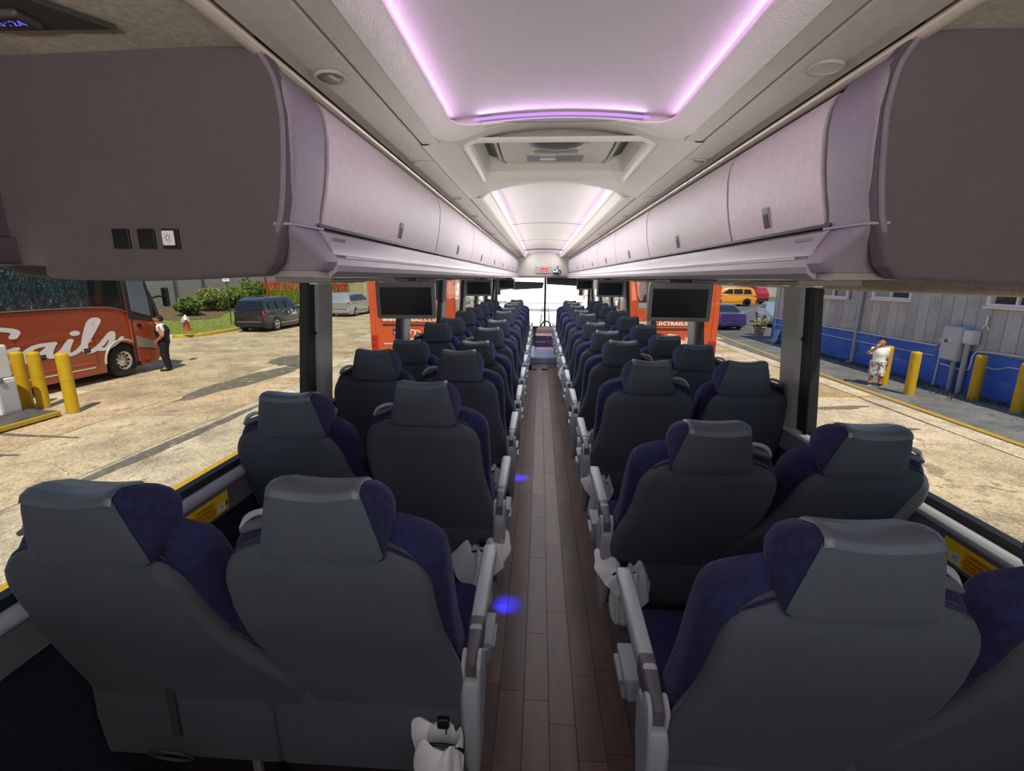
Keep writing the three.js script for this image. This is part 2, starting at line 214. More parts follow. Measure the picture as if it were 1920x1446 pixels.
// ------------------------------------------------------------------ ceiling
const crown = (x) => 2.105 - 0.025 * (x / 0.4) ** 2, hatchY = (x) => 2.004 + 0.092 * Math.max(0, 1 - (x / 0.47) ** 2);
{
  const c = structGroup('ceiling');
  for (const s of [-1, 1]) {
    const P = (name, prof, mat, z0, z1) => struct(name, boxUV(sweepZ(mirrorX(prof, s), z0, z1, 0.4)), mat, c);
    for (const [a, b] of [[1.5, -2.02], [-2.026, -5.0], [-5.006, -8.0], [-8.006, ZF]]) P('outer_soffit', [[0.493, 2.01], [0.497, 2.007], [0.612, 1.998], [0.612, 2.05], [0.493, 2.05]], M.soffit, a, b);
    for (const [a, b] of [[1.5, -1.79], [-2.95, -5.0], [-5.006, -7.3], [-7.306, ZF]]) {
      P('inner_soffit', [[0.425, 2.009], [0.485, 2.009], [0.489, 2.013], [0.489, 2.05], [0.425, 2.05]], M.soffit, a, b);
      if (a < 0) P('cove_bevel', [[0.428, 2.008], [0.42, 2.006], [0.41, 2.011], [0.371, 2.05], [0.366, 2.053], [0.366, 2.058], [0.43, 2.062]], M.bevel, a, b);
    }
    { const pr = []; for (let i = 0; i < 14; i++) { const t = i / 14 * 2 * Math.PI; pr.push([0.63 + 0.016 * Math.cos(t), 1.99 + 0.011 * Math.sin(t)]); } P('hand_rail', pr, std(0xcabfae, 0.3), 1.5, ZF); }
    P('rail_gap', [[0.612, 1.999], [0.612, 2.02], [0.69, 2.02], [0.69, 1.965], [0.655, 1.975], [0.645, 1.999]], M.black, -1.03, ZF);
    P('outer_headliner', [[0.635, 1.997], [1.25, 1.985], [1.25, 2.02], [0.635, 2.02]], M.beige, 1.5, -1.1);
    P('void_lining', [[0.4, 2.12], [0.4, 2.16], [1.2, 2.16], [1.2, 2.12]], M.black, 1.5, ZF);
  }
  { // rounded bevel running down both sides and across the end of the first centre panel
    const path = [], R = 0.11, xi = 0.366, ze = -1.775; const add = (x, z, nx, nz, far) => path.push([x, z, nx, nz, far]);
    for (let i = 0; i <= 20; i++) add(-xi, lerp(1.5, ze + R, i / 20), -1, 0, 0);
    for (let i = 1; i <= 8; i++) { const t = i / 8 * Math.PI / 2; add(-xi + R - R * Math.cos(t), ze + R - R * Math.sin(t), -Math.cos(t), -Math.sin(t), sstep(0, 1, i / 8)); }
    for (let i = 1; i < 16; i++) add(lerp(-xi + R, xi - R, i / 16), ze, 0, -1, 1);
    for (let i = 0; i <= 8; i++) { const t = Math.PI / 2 * (1 - i / 8); add(xi - R + R * Math.cos(t), ze + R - R * Math.sin(t), Math.cos(t), -Math.sin(t), sstep(0, 1, 1 - i / 8)); }
    for (let i = 1; i <= 20; i++) add(xi, lerp(ze + R, 1.5, i / 20), 1, 0, 0);
    const rings = path.map(([x, z, nx, nz, far]) => { const q = Math.max(0, 1 - (x / 0.37) ** 2), yi = 2.053 + 0.03 * far * q, yo = 2.007 + far * (hatchY(x) - 2.007) * (far > 0.98 ? 1 : far * 0.9); return [[0.062, yo + 0.001], [0.055, yo - 0.002], [0.045, yo + 0.003], [0.02, lerp(yo, yi, 0.55)], [0.006, yi - 0.004], [0, yi], [0.001, yi + 0.005], [0.02, yi + 0.012], [0.064, Math.max(yi, yo) + 0.02]].map(([o, y]) => [x + nx * o, y, z + nz * o]); });
    struct('cove_bevel', loft(rings, true, true, 0.7), M.bevel, c);
  }
  // crowned centre panels
  const panel = (z0, z1, mat) => struct('centre_panel', sheet((u, v) => { const x = lerp(-0.402, 0.402, u); return [x, crown(x), lerp(z0, z1, v)]; }, 24, 1, (u, v) => [u * 0.804, v * Math.abs(z1 - z0)]), mat, c);
  panel(1.5, -1.79, M.perfPanel);
  for (const [a, b] of [[-2.95, -5.1], [-5.106, -7.3], [-7.306, -9.55], [-9.556, ZF]]) panel(a, b, M.plainPanel);
  for (const z of [-5.1, -7.3, -9.55]) struct('panel_joint', tube(Array.from({ length: 9 }, (_, i) => { const x = -0.4 + i * 0.1; return [x, crown(x) + 0.002, z]; }), z < -9 ? 0.02 : 0.005, 24, 6), z < -9 ? std(0x4a4744, 0.5) : M.rubber, c);
  struct('roof_lining', boxUV(bx(0.9, 0.04, 13, 0, 2.24, -5)), M.black, c);
  // end lip between the first panel and the hatch surround
  for (const [z, up] of [[-1.79, 1], [-2.95, -1]]) struct('surround_lip', sheet((u, v) => { const x = lerp(-0.45, 0.45, u), a = hatchY(x), b = Math.max(crown(clamp(x, -0.4, 0.4)), a) + 0.006; return [x, lerp(a, b, v), z + up * 0.035 * Math.sin(v * 1.57) * (1 - v)]; }, 30, 5), M.soffit, c);
  { // crowned hatch surround with its opening
    const nx = 45, nz = 29, z0 = -1.79, z1 = -2.95, hx = 0.355, ha = -1.94, hb = -2.62, pos = [], idx = [], uv = [];
    const X = (i) => { const k = [-0.489, -hx, hx, 0.489]; return i <= 6 ? lerp(k[0], k[1], i / 6) : i <= nx - 6 ? lerp(k[1], k[2], (i - 6) / (nx - 12)) : lerp(k[2], k[3], (i - nx + 6) / 6); };
    const Z = (j) => j <= 6 ? lerp(z0, ha, j / 6) : j <= nz - 6 ? lerp(ha, hb, (j - 6) / (nz - 12)) : lerp(hb, z1, (j - nz + 6) / 6);
    for (let j = 0; j <= nz; j++) for (let i = 0; i <= nx; i++) { const x = X(i), z = Z(j); pos.push(x, hatchY(x), z); uv.push(x, z); }
    for (let j = 0; j < nz; j++) for (let i = 0; i < nx; i++) { if (i >= 6 && i < nx - 6 && j >= 6 && j < nz - 6) continue; const a = j * (nx + 1) + i; idx.push(a, a + 1, a + nx + 1, a + 1, a + nx + 2, a + nx + 1); }
    const g = new THREE.BufferGeometry(); g.setAttribute('position', new THREE.Float32BufferAttribute(pos, 3)); g.setAttribute('uv', new THREE.Float32BufferAttribute(uv, 2)); g.setIndex(idx); g.computeVertexNormals();
    struct('hatch_surround', g, M.soffit, c);
    const h = thing('roof_hatch', 'grey escape hatch recessed in the ceiling just beyond the dotted violet-lit panel', 'roof hatch', [0, 2.09, -2.28]);
    const loc = (g) => g.translate(0, -2.09, 2.28);
    const ring = rrect(-hx, hx, hb, ha, 0.05, 6), inner = rrect(-hx + 0.03, hx - 0.03, hb + 0.04, ha - 0.04, 0.06, 6);
    const N = ring.length, rr = [ring.map(([x, z]) => [x * 1.05, hatchY(x) + 0.004, z + (z > -2.28 ? 0.03 : -0.03)]), ring.map(([x, z]) => [x * 1.02, hatchY(x) - 0.012, z + (z > -2.28 ? 0.015 : -0.015)]), ring.map(([x, z]) => [x, hatchY(x) - 0.006, z]), ring.map(([x, z], i) => [lerp(x, inner[i][0], 0.5), hatchY(x) + 0.03, lerp(z, inner[i][1], 0.5)])];
    mesh('rim', loc(loft(rr, false, false)), M.bevel, h);
    mesh('recess_wall', loc(loft([ring.map(([x, z], i) => [lerp(x, inner[i][0], 0.5), hatchY(x) + 0.028, lerp(z, inner[i][1], 0.5)]), inner.map(([x, z]) => [x, 2.15, z])], false, false)), M.soffit, h);
    const lid = mesh('lid', loc(loft([rrect(-0.25, 0.25, -2.6, -1.97, 0.05).map(([x, z]) => [x, 2.16, z]), rrect(-0.255, 0.255, -2.6, -1.97, 0.06).map(([x, z]) => [x, 2.125, z]), rrect(-0.24, 0.24, -2.58, -1.99, 0.05).map(([x, z]) => [x, 2.115, z])])), std(0xb9b2a6, 0.45, { bumpMap: rep(T.grain, 4), bumpScale: 0.004 }), h);
    mesh('lid_frame', loc(tube(rrect(-0.262, 0.262, -2.61, -1.96, 0.06, 4).map(([x, z]) => [x, 2.122, z]), 0.008, 90, 6, true)), M.bevel, h);
    mesh('vent_dome', loc(new THREE.SphereGeometry(0.15, 28, 12).scale(1, 0.3, 0.7).translate(0, 2.115, -2.13)), std(0x57534f, 0.4), h);
    mesh('pull_bar', loc(rb(0.2, 0.012, 0.022, 0, 2.11, -2.33, 0.005)), std(0x8d867c, 0.4), h);
    mesh('label_plate', loc(rb(0.27, 0.006, 0.1, 0, 2.113, -2.47, 0.003)), canvasMat(256, 96, (x, w, hh) => { x.fillStyle = '#7b7a7a'; x.fillRect(0, 0, w, hh); x.fillStyle = '#b9c3cf'; x.fillRect(60, 20, 70, 50); x.fillStyle = '#4e4e50'; for (let k = 0; k < 5; k++) x.fillRect(140, 20 + k * 12, 90 - k * 9, 5); }), h);
    for (const s of [-1, 1]) mesh('side_gap', loc(boxUV(rb(0.06, 0.01, 0.6, s * 0.3, 2.152, -2.28, 0.004))), std(0x23282a, 0.4), h);
    mesh('hatch_back', loc(bx(0.8, 0.02, 0.75, 0, 2.17, -2.28)), M.black, h);
  }
  // cove lighting: glowing strips, each with an area light of its size before it
  const glow = new THREE.MeshStandardMaterial({ color: 0x221133, emissive: LED.violet, emissiveIntensity: 1.15 });
  const strip = (p, len, turn, rot) => {
    const t = thing('ceiling_light_strip', null, 'light strip', p, rot); const g = mesh('glowing_strip', rb(len, 0.014, 0.006, 0, 0, 0, 0.003, 1), glow, t); g.castShadow = false;
    mesh('strip_backing', rb(len, 0.02, 0.006, 0, 0, -0.007, 0.002, 1), M.steel, t);
    const L = new THREE.RectAreaLight(LED.tint.clone(), LED.power, len, 0.02); L.position.set(0, -0.001, 0.006); L.lookAt(0, -0.5, 1.2); t.add(L); return t;
  };
  const lab = (t, l) => meta(t, l);
  const lens = new THREE.MeshStandardMaterial({ color: 0xcfc8bc, roughness: 0.4, emissive: LED.warm, emissiveIntensity: 0.2 });
  for (const s of [-1, 1]) { // long pale aisle-light lenses laid in the bevels beyond the hatch
    const t = thing('aisle_light', `long pale aisle-light lens sloping along the ${s < 0 ? 'left' : 'right'} edge of the ceiling beyond the hatch`, 'light', [s * 0.392, 2.029, -7.08]);
    const zs = [[-2.98, -5.0], [-5.01, -7.3], [-7.31, -9.5], [-9.51, -11.2]]; for (const [a, b] of zs) { const g = sweepZ([[-0.017, 0.017], [0.017, -0.017], [0.0185, -0.0155], [-0.0155, 0.0185]].map(([x, y]) => [s * x, y]).map(([x, y]) => [x, y - 0.0025]), a + 7.08, b + 7.08, 0.3); const m = mesh('lens', g, lens, t); m.castShadow = false; }
    const L = new THREE.RectAreaLight(LED.cool.clone(), LED.aisle, 8.2, 0.045); L.position.set(-s * 0.003, -0.008, 0); orientStrip(L, V(-s, -1, 0)); t.add(L);
  }
  { const t = thing('rear_cabin_light', 'long white lamp across the rear wall behind the camera', 'light', [0, 1.25, ZR - 0.06]);
    t.rotation.x = 1.35; mesh('lamp_housing', rb(1.3, 0.2, 0.05, 0, 0, 0, 0.02), M.bezel, t); mesh('lamp_lens', rb(1.2, 0.16, 0.01, 0, 0, -0.03, 0.004), lens, t).castShadow = false;
    const L = new THREE.RectAreaLight(LED.warm.clone(), LED.rear, 1.2, 0.16); L.position.set(0, 0, -0.04); t.add(L); }
  for (const s of [-1, 1]) {
    const side = s < 0 ? 'left' : 'right';
    lab(strip([s * 0.39, 2.068, -0.15], 3.2, 0, s < 0 ? Math.PI / 2 : -Math.PI / 2), `violet light strip along the ${side} edge of the dotted ceiling panel nearest the camera`);
    lab(strip([s * 0.39, 2.068, -7.1], 8.2, 0, s < 0 ? Math.PI / 2 : -Math.PI / 2), `long violet light strip along the ${side} edge of the ceiling beyond the hatch`);
  }
  { const t = strip([0, 2.083, -1.772], 0.56, 0, 0), g = t.children.find((q) => q.name === 'glowing_strip'); g.geometry = sheet((u, v) => { const x = lerp(-0.3, 0.3, u); return [x, lerp(-0.003, 0.007, v) + 0.016 * (1 - (x / 0.3) ** 2) - 0.006, 0.001]; }, 20, 1); lab(t, 'violet light strip across the far end of the dotted ceiling panel, before the hatch'); }
}
function canvasMat(w, h, draw, o = {}, rough = 0.5) { const t = canvasTex(w, h, draw); return std(0xffffff, rough, { map: t, ...o }); }
// ------------------------------------------------------------------ small ceiling fittings
{
  const make = (s, z, kind) => {
    const side = s < 0 ? 'left' : 'right', n = { 1.19: 'nearest', 2.03: 'second', 2.89: 'third', 3.7: 'fourth', 5.2: 'fifth' }[z];
    const t = thing('ceiling_speaker', `${n} round grey ${kind} in the ${side} ceiling strip beside the hand rail`, 'speaker', [s * 0.553, 2.0, -z]);
    t.rotation.z = s * -0.08; const r = z < 1.5 ? 0.032 : 0.026;
    mesh('rim', new THREE.TorusGeometry(r, 0.004, 8, 28).rotateX(Math.PI / 2).translate(0, 0, 0), M.soffit, t);
    mesh('grille', kind === 'cover plate' ? cyl(r, r, 0.004, 0, -0.002, 0, 28) : new THREE.SphereGeometry(r * 0.9, 20, 10).scale(1, 0.35, 1), kind === 'cover plate' ? M.soffit : std(0x7c7770, 0.3, { metalness: 0.4 }), t);
  };
  for (const s of [-1, 1]) { make(s, 1.19, s < 0 ? 'spotlight' : 'cover plate'); make(s, 2.03, s < 0 ? 'cover plate' : 'spotlight'); make(s, 2.89, s < 0 ? 'spotlight' : 'cover plate'); make(s, 3.7, 'spotlight'); make(s, 5.2, 'spotlight'); }
}
// ------------------------------------------------------------------ luggage bins
const doorX = [[1.672, 0.61], [1.7, 0.601], [1.75, 0.589], [1.8, 0.58], [1.87, 0.574], [1.91, 0.577], [1.935, 0.584], [1.955, 0.6]];
const VAL = [[0.606, 1.664], [0.588, 1.656], [0.575, 1.63], [0.569, 1.604], [0.574, 1.6], [0.566, 1.595], [0.559, 1.578], [0.563, 1.563], [0.58, 1.55], [0.62, 1.546], [0.65, 1.56], [0.64, 1.664]];
for (const s of [-1, 1]) {
  const side = s < 0 ? 'left' : 'right';
  const splits = s < 0 ? [1.2, 2.5, 3.75, 5.0, 6.25, 7.5, 8.75, 10.0, 11.2] : [1.2, 1.76, 3.02, 4.28, 5.54, 6.8, 8.06, 9.32, 10.58, 11.2];
  const ord = ['nearest', 'second', 'third', 'fourth', 'fifth', 'sixth', 'seventh', 'eighth', 'farthest'];
  for (let i = 0; i + 1 < splits.length; i++) {
    const z0 = -splits[i], z1 = -splits[i + 1], zc = (z0 + z1) / 2, at = [s * 0.87, 1.56, zc], loc = (g) => g.translate(-at[0], -at[1], -at[2]);
    const b = thing('overhead_bin', `${i === 0 && s > 0 ? 'short ' : ''}mauve-grey luggage bin over the ${side} seats, ${ord[i]} door from the camera`, 'luggage bin', at, 0, `luggage bins on the ${side} side`);
    mesh('bin_body', loc(boxUV(bx(0.45, 0.4, z0 - z1 - 0.002, s * 0.87, 1.77, zc))), M.cap, b);
    const prof = [...doorX.map(([y, x]) => [x, y]), ...doorX.slice().reverse().map(([y, x]) => [x + 0.022, y])];
    const d = mesh('bin_door', loc(boxUV(sweepZ(mirrorX(prof, s), z0 - 0.008, z1 + 0.008, 0.5))), M.door, b);
    mesh('door_edge', loc(boxUV(sweepZ(mirrorX(prof.map(([x, y]) => [x + 0.004, y]), s), z1 + 0.009, z1 - 0.012, 0.5))), std(0x6e676c, 0.5), b);
    const lz = zc, lg = (g) => { g.rotateZ(s * 0.27); g.translate(s * 0.594 - at[0], 1.722 - at[1], lz - at[2]); return g; };
    const l = mesh('latch', lg(rb(0.006, 0.058, 0.04, 0, 0, 0, 0.003)), std(0x77716f, 0.4), d);
    mesh('latch_paddle', lg(rb(0.007, 0.038, 0.03, s * -0.001, -0.007, 0, 0.003)), M.black, d);
  }
  struct('valance', boxUV(sweepZ(mirrorX(VAL, s), -1.17, ZF, 0.55)), M.valance).name = s < 0 ? 'trim_2' : 'trim_3';
  struct('valance_groove', boxUV(sweepZ(mirrorX([[0.6065, 1.664], [0.598, 1.668], [0.6, 1.676], [0.64, 1.676], [0.64, 1.664]], s), -1.17, ZF, 0.5)), M.black).name = s < 0 ? 'trim_4' : 'trim_5';
  { // concealed strip light on the shoulder of the valance, washing bins and ceiling
    const t = thing('valance_light', `thin concealed strip light along the top shoulder of the ${side} bin valance`, 'light strip', [s * 0.5675, 1.5985, -4.74]);
    mesh('strip_channel', rb(0.006, 0.006, 7, s * 0.002, 0, 0, 0.002, 1), M.valance, t); const g = mesh('strip_lens', rb(0.002, 0.006, 7, s * -0.002, 0.001, 0, 0.0008, 1), new THREE.MeshStandardMaterial({ color: 0x9c969b, emissive: LED.warm, emissiveIntensity: 0.15 }), t); g.castShadow = false;
    const L = new THREE.RectAreaLight(LED.warm.clone(), LED.valance, 7, 0.008); L.position.set(-s * 0.008, 0.004, 0); t.add(L); orientStrip(L, V(-s, 0.3, 0));
  }
  // rounded plastic end cap and the cloth-covered end panel
  const e = thing('bin_end', `dark cloth end wall of the ${side} luggage bins with grey plastic corner${s < 0 ? ' and switches' : ''}`, 'end panel', [s * 0.9, 1.56, -1.03]);
  const loc = (g) => g.translate(-s * 0.9, -1.56, 1.03);
  const lv = [[1.556, 0.6, -1.1], [1.566, 0.572, -1.096], [1.585, 0.561, -1.09], [1.6, 0.566, -1.08], [1.63, 0.582, -1.055], [1.655, 0.598, -1.035], [1.662, 0.604, -1.026], [1.7, 0.599, -1.022], [1.75, 0.587, -1.02], [1.8, 0.578, -1.019], [1.87, 0.572, -1.018], [1.91, 0.575, -1.018], [1.935, 0.582, -1.02], [1.96, 0.6, -1.022], [1.985, 0.63, -1.024]];
  mesh('end_cap', loc(loft(lv.map(([y, x, z]) => rrect(x, y < 1.66 ? 0.78 : 0.665, -1.194, z - 0.012, 0.02, 6).map(([a, b]) => [s * a, y, b])), true, true, 0.7)), M.cap, e);
  mesh('cap_seam', loc(tube([[0.599, 1.664, -1.19], [0.6, 1.662, -1.1], [0.604, 1.661, -1.04], [0.63, 1.66, -1.02]].map(([x, y, z]) => [s * x, y, z]), 0.0035, 20, 6)), std(0x9c94a0, 0.5), e);
  const out = [[0.63, 1.98], [0.606, 1.94], [0.596, 1.87], [0.6, 1.8], [0.61, 1.72], [0.622, 1.665], [0.632, 1.645], [0.655, 1.585], [0.675, 1.565], [0.8, 1.558], [0.95, 1.552], [1.1, 1.554], [1.2, 1.558], [1.245, 1.564], [1.245, 2.0], [0.9, 1.999], [0.75, 1.995]];
  const g = extr(out.map(([x, y]) => [x, y]), 0.03, 0.014, 4); g.translate(0, 0, -1.066); if (s < 0) { g.scale(-1, 1, 1); const p = g.attributes.position, n = g.attributes.normal; const flip = (a, k) => { for (let i = 0; i < a.count; i += 3) for (let c = 0; c < k; c++) { const t = a.array[(i + 1) * k + c]; a.array[(i + 1) * k + c] = a.array[(i + 2) * k + c]; a.array[(i + 2) * k + c] = t; } }; flip(p, 3); flip(n, 3); }
  mesh('cloth_panel', loc(boxUV(g)), M.fabricEnd, e);
  mesh('cloth_piping', loc(tube([[0.625, 1.985, -1.022], [0.6, 1.94, -1.021], [0.59, 1.87, -1.021], [0.594, 1.8, -1.021], [0.604, 1.72, -1.021], [0.616, 1.665, -1.022], [0.63, 1.64, -1.03]].map(([x, y, z]) => [s * x, y, z]), 0.006, 30, 6)), M.cap, e);
  if (s < 0) [[-0.975, 0], [-0.917, 0], [-0.862, 1]].forEach(([x, lit]) => {
    const b = mesh('switch', loc(rb(0.038, 0.042, 0.006, x, 1.628, -1.02, 0.002)), M.black, e);
    if (lit) mesh('switch_rocker', loc(rb(0.026, 0.031, 0.006, x - 0.003, 1.63, -1.017, 0.002)), [M.white][0], b), mesh('sun_symbol', loc(new THREE.PlaneGeometry(0.024, 0.028).translate(x - 0.003, 1.63, -1.0135)), canvasMat(64, 64, (c, w) => { c.fillStyle = '#e6e4e4'; c.fillRect(0, 0, w, w); c.strokeStyle = '#333'; c.lineWidth = 3; c.beginPath(); c.arc(32, 32, 11, 0, 7); c.stroke(); for (let k = 0; k < 8; k++) { const t = k * Math.PI / 4; c.beginPath(); c.moveTo(32 + 17 * Math.cos(t), 32 + 17 * Math.sin(t)); c.lineTo(32 + 24 * Math.cos(t), 32 + 24 * Math.sin(t)); c.stroke(); } }), b);
  });
  // seat number plate just past the cap
  solo('seat_number_plate', (() => { const p = new THREE.PlaneGeometry(0.075, 0.026); p.rotateY(s < 0 ? Math.PI / 2 : -Math.PI / 2); p.rotateZ(s * 0.28); return p.translate(s * 0.5795, 1.634, -1.235); })(), canvasMat(192, 64, (c, w, h) => { c.fillStyle = '#8f888d'; c.fillRect(0, 0, w, h); c.strokeStyle = c.fillStyle = '#38343a'; c.lineWidth = 5; c.font = 'bold 44px sans-serif'; if (s > 0) c.fillText('|00|0', 14, 48); else { c.fillStyle = '#6a5f62'; c.fillRect(8, 6, w - 16, 22); c.fillRect(8, 36, w - 16, 20); } }), `small ${s < 0 ? 'grey ribbed' : 'dark-lettered'} row plate under the nearest ${side} bin door`, 'sign');
  // service units under the bins
  for (let k = 0; k < 11; k++) {
    const z = -(1.75 + k * 0.79), u = thing('service_unit', `passenger reading-light unit under the ${side} bins, number ${k + 1} going forward`, 'reading light', [s * (0.86 + (k % 2) * 0.03), 1.549, z], 0, `reading-light units under the ${side} bins`);
    mesh('housing', rb(0.2, 0.024, 0.34, 0, -0.008, 0, 0.01), M.under, u); for (const d of [-0.1, 0.1]) mesh('lens', rb(0.03, 0.006, 0.12, s * -0.03, -0.022, d, 0.003), std(0xdadada, 0.2), u);
    u.userData.label = `slim grey reading-light unit under the ${side} bins, above seat row ${['one', 'two', 'three', 'four', 'five', 'six', 'seven', 'eight', 'nine', 'ten', 'eleven'][k]} from the camera`;
  }
  // screens hanging from the bins
  [[s < 0 ? -0.812 : 0.7, -2.65, 'nearest'], [s < 0 ? -0.83 : 0.81, -6.0, 'middle'], [s < 0 ? -0.75 : 0.85, -9.9, 'farthest']].forEach(([x, z, n]) => {
    const t = thing('television', `${n} flat grey-framed screen hanging under the ${side} luggage bins`, 'television', [x, 1.425, z]); t.rotation.x = 0.06; t.rotation.y = s < 0 ? 0.03 : -0.05;
    const W = 0.33, H = 0.205;
    mesh('housing', loft([rrect(-W / 2, W / 2, -H / 2, H / 2, 0.012).map(([a, b]) => [a, b, 0.012]), rrect(-W / 2 - 0.002, W / 2 + 0.002, -H / 2 - 0.002, H / 2 + 0.002, 0.014).map(([a, b]) => [a, b, -0.01]), rrect(-W / 2 + 0.02, W / 2 - 0.02, -H / 2 + 0.02, H / 2 - 0.02, 0.02).map(([a, b]) => [a, b, -0.045])], false, true, 0.6), M.bezel, t);
    mesh('bezel', extr(rrect(-W / 2, W / 2, -H / 2, H / 2, 0.012), 0.008, 0.002, 2, [rrect(-W / 2 + 0.018, W / 2 - 0.018, -H / 2 + 0.018, H / 2 - 0.03, 0.004).reverse()]).translate(0, 0, 0.006), M.bezel, t);
    mesh('screen', bx(W - 0.03, H - 0.04, 0.004, 0, -0.005, 0.008), M.screen, t);
    mesh('hinge_arm', rb(0.12, 0.04, 0.05, 0, H / 2 + 0.012, -0.03, 0.01), M.darkMetal, t);
  });
}
solo('dome_speaker', new THREE.SphereGeometry(0.05, 24, 12, 0, 7, Math.PI / 2, Math.PI / 2).scale(1, 0.6, 1).translate(1.04, 1.552, -2.25), M.black, 'black half-dome camera under the right bins next to the first window pillar', 'camera');
{ // clock in the left headliner
  const c = thing('clock_panel', 'dark kite-shaped clock panel with blue digits in the beige left headliner', 'clock', [-0.98, 1.99, -0.94]);
  const kite = [[-0.2, -0.05], [-0.06, -0.115], [0.09, -0.1], [0.17, 0.012], [0.1, 0.035], [-0.03, 0.04], [-0.14, 0.02]].map(([x, z]) => [x * 0.9, -z]);
  mesh('trim_plate', boxUV(extr([[-0.25, 0.03], [0.145, -0.012 + 0.03], [0.06, 0.16], [-0.25, 0.16]].map(([x, z]) => [x, z]).concat([]), 0.004, 0.003, 2).rotateX(Math.PI / 2).translate(0, -0.002, 0)), std(0x35322f, 0.7), c).geometry.scale(1, 1, 1);
  const b = mesh('bezel', rb(0.1, 0.012, 0.05, -0.005, -0.014, 0.07, 0.006), std(0x4d4844, 0.5), c);
  mesh('display', new THREE.PlaneGeometry(0.07, 0.03).rotateX(Math.PI / 2).translate(0, -0.0205, 0.07), new THREE.MeshStandardMaterial({ color: 0x111122, roughness: 0.3, emissive: 0xffffff, emissiveIntensity: 1.3, emissiveMap: canvasTex(128, 56, (x, w, h) => { x.fillStyle = '#06060c'; x.fillRect(0, 0, w, h); x.fillStyle = '#6a6aff'; x.font = 'bold 40px monospace'; x.fillText('10:24', 4, 42); }) }), c);
}
